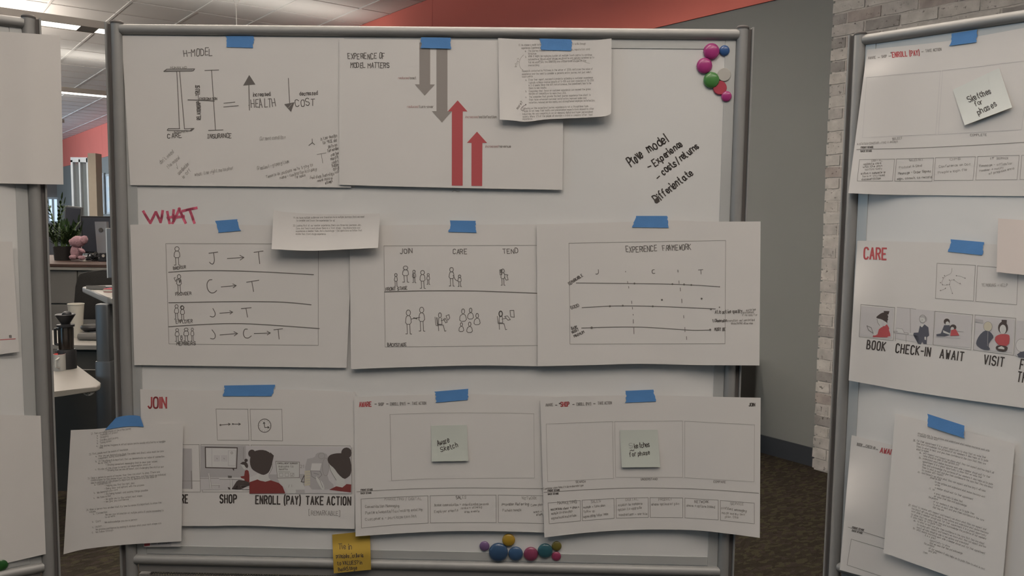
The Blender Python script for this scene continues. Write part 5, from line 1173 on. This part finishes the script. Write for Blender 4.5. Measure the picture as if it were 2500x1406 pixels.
# ------------------------------------------------------------------ desks and what stands on them
M['laminate'] = mat('white_laminate', (.27, .258, .235), .45, var=.01)
M['walnut'] = mat('walnut_top', (.065, .038, .029), .5, var=.2, scale=14)
M['cabinet'] = mat('warm_grey_cabinet', (.165, .16, .15), .6, var=.02)
M['steel'] = mat('steel_grey', (.115, .12, .125), .38, metal=.6, var=.03)
M['silver'] = mat('silver_plastic', (.17, .175, .18), .4, metal=.35, var=.02)
M['black'] = mat('black_plastic', (.028, .028, .03), .4, var=.0)
M['screen'] = mat('dark_screen_back', (.05, .055, .07), .5, var=.05)
M['leaf'] = mat('leaf_green', (.03, .062, .02), .5, var=.35, scale=12)
M['stem'] = mat('stem_green', (.11, .17, .06), .6, var=.2)
M['pot'] = mat('black_pot', (.025, .023, .022), .7, bump=.2)
M['fabric'] = mat('black_fabric', (.022, .021, .020), .9, bump=.4, bscale=300)
M['cupwhite'] = mat('paper_cup_white', (.52, .50, .44), .6, var=.01)
M['ceramic'] = mat('grey_ceramic', (.42, .42, .40), .25, var=.01, coat=.3)
M['redglaze'] = mat('red_glaze', (.70, .08, .07), .3, var=.02)
M['plush'] = mat('pink_plush', (.44, .27, .30), .95, var=.15, scale=30, bump=.8, bscale=220)
M['amber'] = mat('smoked_glass', (.035, .028, .022), .12, var=0, spec=.6, trans=.5)
M['silverlight'] = mat('pale_silver_plastic', (.30, .305, .32), .4, metal=.3, var=.02)
M['book'] = mat('red_cover', (.34, .05, .07), .6)

def desk_poly(pix, z, th, bev=.012):
    pts = [atz(x, y, z) for x, y in pix]; c = sum(pts, Vector()) / len(pts)
    return [(p.x, p.y) for p in pts], Vector((c.x, c.y, 0))
# front desk (its corner points right, under the mug)
P0 = atz(246, 933, .73); P1 = atz(188, 890, .73)
PF = atz(236, 943, .73); PM = atz(244, 939, .73); A = atz(148, 954, .73); dv_ = (A - PF).normalized()
fd = [(P0.x, P0.y), (PM.x, PM.y), (PF.x, PF.y), (A.x, A.y), (A.x + dv_.x*.85, A.y + dv_.y*.85), (A.x + dv_.x*.85 - .1, A.y + dv_.y*.85 + .6)]
fd += [(P1.x - .14, P1.y + .03), (P1.x, P1.y)]
cx, cy = P0.x - .5, P0.y + .2
D1 = empty('sit_stand_desk', (cx, cy, 0), 'near white desk with a rounded corner and up-down buttons, holding the mug', 'desk')
mb = MB(); mb.prism([(x - cx, y - cy) for x, y in fd], .706, .73, .006); mb.out('desk_top', M['laminate'], D1)
mb = MB(); mb.box(-.25, .12, .34, .09, .06, .66, .004); mb.out('leg', M['dkgrey'], D1); mb = MB(); mb.box(-.25, .12, .015, .08, .62, .03, .004); mb.out('foot', M['dkgrey'], D1)
mb = MB(); mb.box(.16, .30, .37, .6, .02, .64); mb.out('modesty_panel', M['dkgrey'], D1)
c_ = atz(219, 958, .70); Yb = A.y - .03
q = aty(220, 966, c_.y); 
mb = MB(); pts = [(.042*math.cos(a), .026*math.sin(a) ) for a in [PI + k*PI/10 for k in range(11)]]
bm = mb.bm; f0 = [bm.verts.new((x, 0, y)) for x, y in pts]; f1 = [bm.verts.new((x, .02, y)) for x, y in pts]
bm.faces.new(f0); bm.faces.new(list(reversed(f1)))
for k in range(len(pts)): k2 = (k+1) % len(pts); bm.faces.new((f0[k], f0[k2], f1[k2], f1[k]))
o = mb.out('height_switch', M['ceramic'], D1); o.location = Vector((c_.x, PF.y - .006, .704)) - D1.location; o.scale = (.55, .6, .62)
mb = MB(); mb.face([(-.020, -.001, -.014), (-.008, -.001, -.014), (-.014, -.001, -.005)]); mb.face([(.008, -.001, -.005), (.020, -.001, -.005), (.014, -.001, -.014)]); mb.box(0, -.001, -.012, .003, .001, .024)
mb.out('arrow_marks', M['black'], o)
# raised desk at the right of the gap
Q = [(200, 699), (222, 697), (300, 693), (330, 735), (262, 728), (250, 722)]
zz = 1.10; pts = [atz(x, y, zz) for x, y in [(201, 700), (215, 697.5), (330, 694)]]
fr_ = [atz(330, 727, zz), atz(272, 727, zz), atz(262, 725, zz)]
pl_ = [(p.x, p.y) for p in pts + fr_]; cx, cy = -1.65, 3.9
D2 = empty('sit_stand_desk', (cx, cy, 0), 'raised white desk on a telescopic steel leg, at the right of the gap', 'desk')
mb = MB(); mb.prism([(x - cx, y - cy) for x, y in pl_], zz - .032, zz, .008); mb.out('desk_top', M['laminate'], D2)
lx = aty(258, 900, 3.85).x
for w_, z0, z1, t_ in ((.066, .55, zz - .03, 0), (.078, .2, .80, 0), (.09, .03, .45, 0)):
    mb = MB(); mb.box(0, 0, (z0 + z1)/2, w_, w_ * .8, z1 - z0, .012); o = mb.out('leg', M['steel'], D2, True); o.location = Vector((lx, 3.85, 0)) - D2.location
mb = MB(); mb.box(0, 0, .015, .08, .6, .03, .004); o = mb.out('foot', M['steel'], D2); o.location = Vector((lx, 3.85, 0)) - D2.location
mb = MB(); mb.box(.12, .14, zz - .06, .5, .10, .05, .004); o = mb.out('crossbar', M['dkgrey'], D2); o.location = Vector((lx + .2, 3.85, 0)) - D2.location
# rear desk
YR = 4.75
a = aty(178, 838, YR); b_ = aty(300, 830, YR); zr = atz(240, 834, .73)
D3 = empty('desk', (-2.75, YR + .25, 0), 'rear white desk behind the raised desk leg, with a drawer pedestal below', 'desk')
mb = MB(); mb.box(0, .0, .715, 1.5, .58, .03, .004); mb.out('desk_top', M['laminate'], D3)
mb = MB(); mb.box(.35, .02, .35, .55, .50, .69, .004); pd = mb.out('pedestal', M['dkgrey'], D3)
for k in range(3):
    mb = MB(); mb.box(.35, -.256, .12 + .23*k, .53, .012, .215, .002); mb.out('drawer_front', M['dkgrey'], D3)
mb = MB(); mb.box(-.6, 0, .35, .03, .6, .70); mb.out('side_panel', M['dkgrey'], D3)

# credenza with a walnut top behind
YC = 6.3
a = aty(100, 652, YC); b_ = aty(300, 652, YC); zt = aty(200, 640, YC).z
CR = empty('credenza', (-3.35, YC + .62, 0), 'pale grey storage cabinet with a dark walnut top, below the plant and monitors', 'cabinet')
zt = aty(200, 644.5, YC).z
mb = MB(); mb.box(0, 0, zt - .012, 2.2, 1.30, .024, .003); mb.out('walnut_top', M['walnut'], CR)
mb = MB(); mb.box(0, .01, (zt - .024) / 2, 2.16, 1.24, zt - .024, .002); mb.out('body', M['cabinet'], CR)
mb = MB(); mb.box(0, -.632, zt - .036, 2.18, .03, .022, .002); mb.out('front_rail', M['laminate'], CR)
zmid = aty(150, 741, YC).z
for x0 in (-1.07, 0.0):
    mb = MB(); mb.box(x0 + .535, -.618, (zt - .05 + zmid) / 2, 1.06, .02, zt - .056 - zmid, .003); mb.out('drawer_front', M['cabinet'], CR)
    mb = MB(); mb.box(x0 + .535, -.618, (zmid - .006 + .06) / 2, 1.06, .02, zmid - .07, .003); mb.out('drawer_front', M['cabinet'], CR)
ZC = zt
def on_cred(x, yb, dy=.2): # ground point on the credenza top, under pixel column x
    return aty(x, 640, YC + dy)
# task chair back
YH = 5.37
ch = empty('office_chair', (aty(225, 900, YH).x, YH, 0), 'black fabric office chair standing between the cabinet and the raised desk', 'chair')
a = aty(180, 760, YH); b_ = aty(268, 662, YH); mb = MB()
outl = [(180, 780), (181, 740), (184, 700), (188, 676), (194, 668), (215, 662), (250, 659), (275, 660), (285, 668), (288, 780)]
ptsb = [aty(x, y, YH) for x, y in outl]
bm = mb.bm; n = len(ptsb); va = [bm.verts.new(p - ch.location) for p in ptsb]; vb = [bm.verts.new(p - ch.location + Vector((0, .06, 0))) for p in ptsb]
bm.faces.new(va); bm.faces.new(list(reversed(vb)))
for k in range(n): k2 = (k+1) % n; bm.faces.new((va[k], va[k2], vb[k2], vb[k]))
bmesh.ops.bevel(bm, geom=[e for e in bm.edges if len(e.link_faces) == 2], offset=.012, segments=2, affect='EDGES', profile=.5)
mb.out('backrest', M['fabric'], ch, True)
mb = MB(); mb.box(.0, .22, .46, .48, .46, .07, .025); mb.out('seat', M['fabric'], ch, True)
mb = MB(); mb.cyl((0, .22, .09), (0, .22, .43), .028, n=16); mb.out('gas_lift', M['steel'], ch, True)
for k in range(5):
    an = k * 2*PI/5; mb = MB(); mb.cyl((0, .22, .09), (.27*math.cos(an), .22 + .27*math.sin(an), .06), .018, .014, n=8); mb.ell((.28*math.cos(an), .22 + .28*math.sin(an), .03), (.028, .02, .03), 6); mb.out('leg', M['black'], ch, True)

YT = atz(190, 635, ZC).y
# monitors, tower, divider on the credenza / behind
def screen(x0, x1, y0, y1, Y, tilt, label, mt, frame, zbase):
    a, b_ = aty(x0, y0, Y), aty(x1, y1, Y); c = (a + b_) / 2; w_, h_ = b_.x - a.x, a.z - b_.z
    root = empty('monitor', (c.x, Y + .05, zbase), label, 'monitor')
    R_ = Matrix.Rotation(tilt, 4, 'Y'); zc = c.z - zbase
    mb = MB(); mb.box(0, 0, zc, w_, .022, h_, .004, R_); mb.out('bezel', frame, root)
    mb = MB(); mb.box(0, -.0135, zc, w_ - .028, .006, h_ - .028, .001, R_); mb.out('screen', mt, root)
    mb = MB(); mb.box(0, .03, zc * .5, .05, .02, zc, .003); mb.out('stand', M['black'], root); mb = MB(); mb.box(0, .03, .006, .24, .18, .012, .004); mb.out('stand_foot', M['black'], root)
screen(148, 194, 503, 595, YT + .28, .09, 'monitor with a silver rim, leaning left behind the potted plant', M['screen'], M['silver'], ZC)
screen(191, 300, 527, 620, YT + .16, 0, 'wide dark monitor behind the pink plush toy', M['screen'], M['black'], ZC)
tw = aty(246, 634, YT - .02); root = empty('computer_stand', (tw.x, tw.y, ZC), 'silver upright monitor stand with a round dark emblem and a flat foot', 'computer')
a, b_ = aty(231, 541, YT), aty(260, 541, YT); c0, c1 = aty(238, 628, YT), aty(264, 628, YT)
mb = MB(); pf = [a, b_, c1, c0]; bm = mb.bm; va = [bm.verts.new(p - root.location) for p in pf]; vb = [bm.verts.new(p - root.location + Vector((0, .035, 0))) for p in pf]
bm.faces.new(va); bm.faces.new(list(reversed(vb)))
for k in range(4): k2 = (k+1) % 4; bm.faces.new((va[k], va[k2], vb[k2], vb[k]))
mb.out('upright', M['silverlight'], root)
mb = MB(); mb.box(0, .03, .006, .15, .10, .012, .003); mb.out('foot', M['silverlight'], root)
ce = aty(246.5, 561.5, YT - .003) - root.location; mb = MB(); mb.cyl((ce.x, ce.y, ce.z), (ce.x, ce.y - .004, ce.z), .0175, n=28); em = mb.out('round_emblem', M['dkgrey'], root)
mb = MB()
def st(pts, w_=.0022):
    for p, q in zip(pts, pts[1:]):
        p, q = Vector((p[0], 0, p[1])), Vector((q[0], 0, q[1])); d = (q - p).normalized(); nn = Vector((-d.z, 0, d.x)) * w_ / 2
        mb.face([ce + Vector((0, -.0046, 0)) + v for v in (p + nn - d*w_*.4, q + nn + d*w_*.4, q - nn + d*w_*.4, p - nn - d*w_*.4)])
st([(-.006, .012), (-.0105, -.008)]); st([(-.0085, .002), (-.004, .004), (-.002, .002), (-.0045, -.008)]); st([(.0045, .004), (-.001, -.013)]); st([(.0045, .004), (.009, .004), (.009, -.002), (.006, -.007), (.002, -.007)])
o = mb.out('emblem_letters', M['silver'], em)
wb = empty('webcam', aty(253, 616, YT - .13), 'small black box with a white round lens beside the silver stand', 'camera'); wb.location.z = ZC
mb = MB(); mb.box(0, 0, .045, .055, .04, .05, .004); mb.out('body', M['black'], wb); mb = MB(); mb.cyl((.008, -.02, .047), (.008, -.025, .047), .012, n=16); mb.out('lens', M['cupwhite'], wb); mb = MB(); mb.box(0, 0, .011, .07, .05, .02, .003); mb.out('foot', M['black'], wb)
bt_ = empty('bottle', aty(233, 625, YT - .05), 'tiny dark bottle with a pale label beside the webcam', 'bottle'); bt_.location.z = ZC
mb = MB(); mb.lathe([(0, 0), (.012, 0), (.012, .05), (.006, .062), (.006, .075), (0, .075)], n=16); mb.out('body', M['dkgrey'], bt_, True); mb = MB(); mb.lathe([(.0124, .015), (.0124, .04)], n=16); mb.out('bottle_label', M['cupwhite'], bt_, True)
dv = thing_at('desk_divider', 270, 640, 4.3, 'grey upright privacy panel standing on the raised desk', 'screen', z=zz)
a, b_ = aty(261, 557, 4.3), aty(340, 557, 4.3); zt2, zb2 = a.z, aty(262, 678, 4.3).z
mb = MB(); mb.box((a.x + b_.x)/2 - dv.location.x, 0, (zt2 + zb2)/2 - zz, b_.x - a.x, .02, zt2 - zb2, .003); mb.out('panel', M['silver'], dv)
mb = MB(); mb.box(a.x - dv.location.x + .001, 0, (zt2 + zb2)/2 - zz, .004, .024, zt2 - zb2); mb.out('edge_strip', M['frame'], dv)
mb = MB(); mb.box(.05, 0, (zb2 - zz)/2, .03, .02, zb2 - zz); mb.out('bracket', M['frame'], dv)
bk = thing_at('book', 275, 690, 4.12, 'dark red book lying on the raised desk below the grey panel', 'book', z=zz)
mb = MB(); mb.box(.02, 0, .009, .10, .07, .017); mb.out('cover', M['book'], bk); mb = MB(); mb.box(.018, -.002, .009, .10, .068, .011); mb.out('pages', M['cupwhite'], bk)
tr = thing_at('document_tray', 250, 697, 4.24, 'low grey tray on the raised desk', 'tray', z=zz); mb = MB(); mb.box(.0, 0, .009, .13, .05, .016, .003); mb.out('base', M['steel'], tr); mb = MB(); mb.box(-.02, -.027, .012, .10, .004, .018); mb.out('lip', M['cabinet'], tr)

# plant
pc = aty(152, 600, YT - .02); pc.z = ZC; PL = empty('potted_plant', pc, 'leafy green plant in a black pot on the walnut cabinet top', 'plant')
a, b_ = aty(134, 601, YT - .02), aty(176, 601, YT - .02); pr = (b_.x - a.x) / 2; ph = aty(150, 601, YT-.02).z - ZC + .0
mb = MB(); mb.lathe([(0, 0), (pr * .86, 0), (pr, ph), (pr * .92, ph), (pr * .9, ph * .85), (0, ph * .85)], n=24); mb.out('pot', M['pot'], PL, True)
rp_ = random.Random(9)
def leaf(mb, p, dr, L, w_):
    dr = dr.normalized(); up = Vector((0, 0, 1)); s = dr.cross(up); s = s.normalized() if s.length > .01 else Vector((1, 0, 0))
    q = [p, p + dr*L*.35 + s*w_, p + dr*L*.75 + s*w_*.6, p + dr*L - Vector((0, 0, L*.08)), p + dr*L*.75 - s*w_*.6, p + dr*L*.35 - s*w_]
    m1 = p + dr*L*.5 - Vector((0, 0, w_*.3))
    v = [mb.bm.verts.new(x) for x in q]; c = mb.bm.verts.new(m1)
    for k in range(6): mb.bm.faces.new((v[k], v[(k+1) % 6], c))
for k in range(22):
    an = rp_.uniform(0, 2*PI); base_p = Vector((.05*math.cos(an), .05*math.sin(an), ph*.8)); H = rp_.uniform(.10, .27); ln = rp_.uniform(.02, .13)
    if k == 0: an, H, ln = -.15, .40, .05
    if k == 1: an, H, ln = PI + .2, .36, .05
    if k == 2: an, H, ln = .1, .36, .07
    pts = [base_p + Vector((ln*math.cos(an)*t*t, ln*math.sin(an)*t*t*.6, H*t)) for t in (0, .25, .5, .75, 1)]
    mb = MB(); mb.tube(pts, .004, 6); sm = mb.out('stem', M['stem'], PL, True)
    lf = MB()
    for t in range(3, 12):
        f_ = t / 12; i0 = min(3, int(f_*4)); p = pts[i0].lerp(pts[i0+1], f_*4 - i0)
        for sd in (-1, 1):
            aa = an + sd * (PI/2 - .3) + rp_.uniform(-.4, .4); leaf(lf, p, Vector((math.cos(aa), math.sin(aa), .75)), rp_.uniform(.040, .068), .009)
    leaf(lf, pts[-1], Vector((.2*math.cos(an), .2*math.sin(an), 1)), .08, .012)
    o = lf.out('foliage', M['leaf'], PL); o['kind'] = 'stuff'
# plush toy
pp = aty(188, 632, YT - .12); pp.z = ZC; PT = empty('plush_toy', pp, 'pink plush toy slumped beside the plant pot', 'toy')
k_ = YT * .0005
def pe(name, x, y, rx, ry, dz=0, mt='plush', rot=None):
    c = aty(x, y, YT - .12 + dz) - PT.location; mb = MB(); mb.ell(c, (rx*k_, min(rx, ry)*k_*.9, ry*k_), 10, rot)
    for v in mb.bm.verts: v.co += Vector((rp_.uniform(-1, 1), rp_.uniform(-1, 1), rp_.uniform(-1, 1))) * .0016
    return mb.out(name, M[mt], PT, True)
pe('body', 187, 615, 14, 18); pe('head', 190, 590, 17, 14, -.02); pe('ear', 205, 586, 9, 11, -.03, rot=Matrix.Rotation(.4, 4, 'Y')); pe('ear', 176, 592, 7, 9, -.03, rot=Matrix.Rotation(-.5, 4, 'Y')); pe('arm', 200, 612, 9, 5, -.06, rot=Matrix.Rotation(.6, 4, 'Y')); pe('leg', 178, 628, 9, 6, -.05); pe('leg', 199, 629, 9, 5, -.05)
mb = MB(); c = aty(207, 632, YT - .2) - PT.location; mb.box(c.x, c.y, .006, .02, .03, .008, .002); mb.out('care_label', M['cupwhite'], PT)
cl = thing_at('cable_clump', 227, 625, YT - .14, 'dark tangle of cables on the cabinet between toy and silver stand', 'cable', z=ZC)
mb = MB()
for k in range(9):
    pts = [Vector((rp_.uniform(-.05, .05), rp_.uniform(-.03, .03), rp_.uniform(.008, .07))) for _ in range(5)]; mb.tube(pts, .005, 6)
mb.out('cables', M['black'], cl, True)

# paper cup, filter coffee maker, speaker puck and base, mug
def lathe_at(name, label, cat, x, yb, Y, prof, mts, z=None):
    p = aty(x, yb, Y); root = empty(name, (p.x, p.y, p.z if z is None else z), label, cat)
    for nm, pr_, mt in prof:
        mb = MB(); mb.lathe(pr_, n=28); mb.out(nm, M[mt], root, True)
    return root
YK = 5.02; ZD = .73
zt_ = aty(188, 742, YK).z; wt = (aty(207, 742, YK).x - aty(168.5, 742, YK).x) / 2; hc = zt_ - ZD
lathe_at('paper_cup', 'tall white paper cup standing behind the coffee maker', 'cup', 188, 830, YK, [('cup', [(0, 0), (wt*.62, 0), (wt*.96, hc), (wt*.90, hc - .001), (wt*.58, .004), (0, .004)], 'cupwhite'), ('rim', [(wt*.95, hc - .004), (wt, hc - .002), (wt, hc + .002), (wt*.95, hc + .003), (wt*.90, hc), (wt*.95, hc - .004)], 'cupwhite')], None, ZD)
YM = P1.y - .10; z0 = ZD
s_ = YM / 2000.
cm = empty('coffee_maker', (aty(163, 880, YM).x, YM, ZD), 'black filter coffee maker with a cone top on the near desk', 'coffee maker')
def zz_(y): return aty(163, y, YM).z - ZD
zbm, z1m, z2m, z3m, z4m = 0, zz_(852), zz_(797), zz_(792), zz_(768)
mb = MB(); mb.lathe([(0, 0), (22*s_, 0), (22*s_, z1m - .01), (20*s_, z1m), (0, z1m)], n=28); mb.out('heater_base', M['black'], cm, True)
mb = MB(); mb.lathe([(0, z1m), (17*s_, z1m + .002), (17.5*s_, z2m - .01), (16*s_, z2m), (0, z2m)], n=28); cf = mb.out('carafe', M['amber'], cm, True)
mb = MB(); mb.tube([(-17*s_, 0, z1m + .02), (-26*s_, 0, z1m + .025), (-26*s_, 0, z2m - .015), (-17*s_, 0, z2m - .01)], .007, 8); mb.out('handle', M['black'], cf, True)
mb = MB(); mb.lathe([(0, z2m), (20*s_, z2m), (20*s_, z3m), (10*s_, z3m + .004), (12*s_, z3m + .012), (23*s_, z4m), (21*s_, z4m + .003), (0, z4m - .004)], n=28); mb.out('filter_cone', M['black'], cm, True)
mb = MB(); mb.ell((5*s_, -.004, z4m + .002), (11*s_, 11*s_, 8*s_), 10); mb.out('lid_knob', M['black'], cm, True)
YS = 4.88
ps = aty(213, 830, YS); SPK = empty('phone_base', (ps.x + .015, YS + .05, ZD), 'pale round-cornered charging base on the rear desk', 'charger')
zt3 = aty(213, 812, YS).z - ZD
mb = MB(); mb.box(0, 0, max(.02, zt3 / 2), .15, .13, max(.04, zt3), .018); mb.out('body', M['cabinet'], SPK, True); mb = MB(); mb.box(.02, -.02, max(.04, zt3) + .002, .05, .05, .004, .001); mb.out('cradle', M['silver'], SPK)
zs = aty(213, 797, YS).z
hb = max(.04, zt3)
SP2 = empty('speaker_puck', (ps.x, YS + .06, ZD + hb), 'flat black round speaker resting on the pale charging base', 'speaker')
mb = MB(); mb.lathe([(0, .004), (.045, .004), (.062, .018), (.064, .028), (.058, .038), (.03, .042), (0, .042)], n=32); mb.out('shell', M['black'], SP2, True); mb = MB(); mb.lathe([(.03, .0425), (.05, .041)], n=32); mb.out('grille_ring', M['dkgrey'], SP2, True); mb = MB(); mb.lathe([(0, 0), (.03, 0), (.03, .006), (0, .006)], n=24); mb.out('rubber_foot', M['rubber'], SP2)
ym = A.y + .03
pm = aty(148, 906, ym); YG = atz(150, 904, .73).y; MG = empty('mug', (aty(146, 900, YG).x, YG, ZD), 'pale mug with a red inside at the edge of the near desk', 'mug')
hm = aty(150, 864, YG).z - ZD; rm = .027
mb = MB(); mb.lathe([(0, 0), (rm, 0), (rm*1.02, hm), (rm*.92, hm)], n=28); mb.out('body', M['ceramic'], MG, True); mb = MB(); mb.lathe([(rm*.95, hm + .0006), (rm*.90, hm - .002), (rm*.88, .006), (0, .006)], n=28); mb.out('inside', M['redglaze'], MG, True)
mb = MB(); mb.tube([(rm*.4 - .0, -rm*.9, hm*.8), (rm*.4, -rm*1.9, hm*.72), (rm*.4, -rm*2.0, hm*.35), (rm*.4, -rm*.9, hm*.2)], .005, 8); mb.out('handle', M['ceramic'], MG, True)

# dark storage cabinet behind the right post, against the grey wall
yc_ = 5.1; a = aty(1848, 950, yc_); zt4 = a.z
p = hit(1849, 930, B0 + EW * .02, EW)
dd1 = (p - B0).dot(DW)
SC_ = empty('storage_cabinet', room(.24, dd1 + .31, 0), 'low dark grey storage cabinet by the grey wall, behind the right post', 'cabinet', rot=WANG)
zc_ = hit(1849, 868, B0 + EW * .02, EW).z
mb = MB(); mb.box(0, 0, zc_/2, .42, .60, zc_, .004); mb.out('body', M['dkgrey'], SC_)
for k in (-1, 1):
    mb = MB(); mb.box(.216, .148*k, zc_/2, .012, .288, zc_ - .03, .002); dr_ = mb.out('door', M['dkgrey'], SC_); mb = MB(); mb.cyl((.23, .03*k, zc_*.55), (.23, .03*k, zc_*.7), .005, n=8); mb.out('handle', M['steel'], dr_)
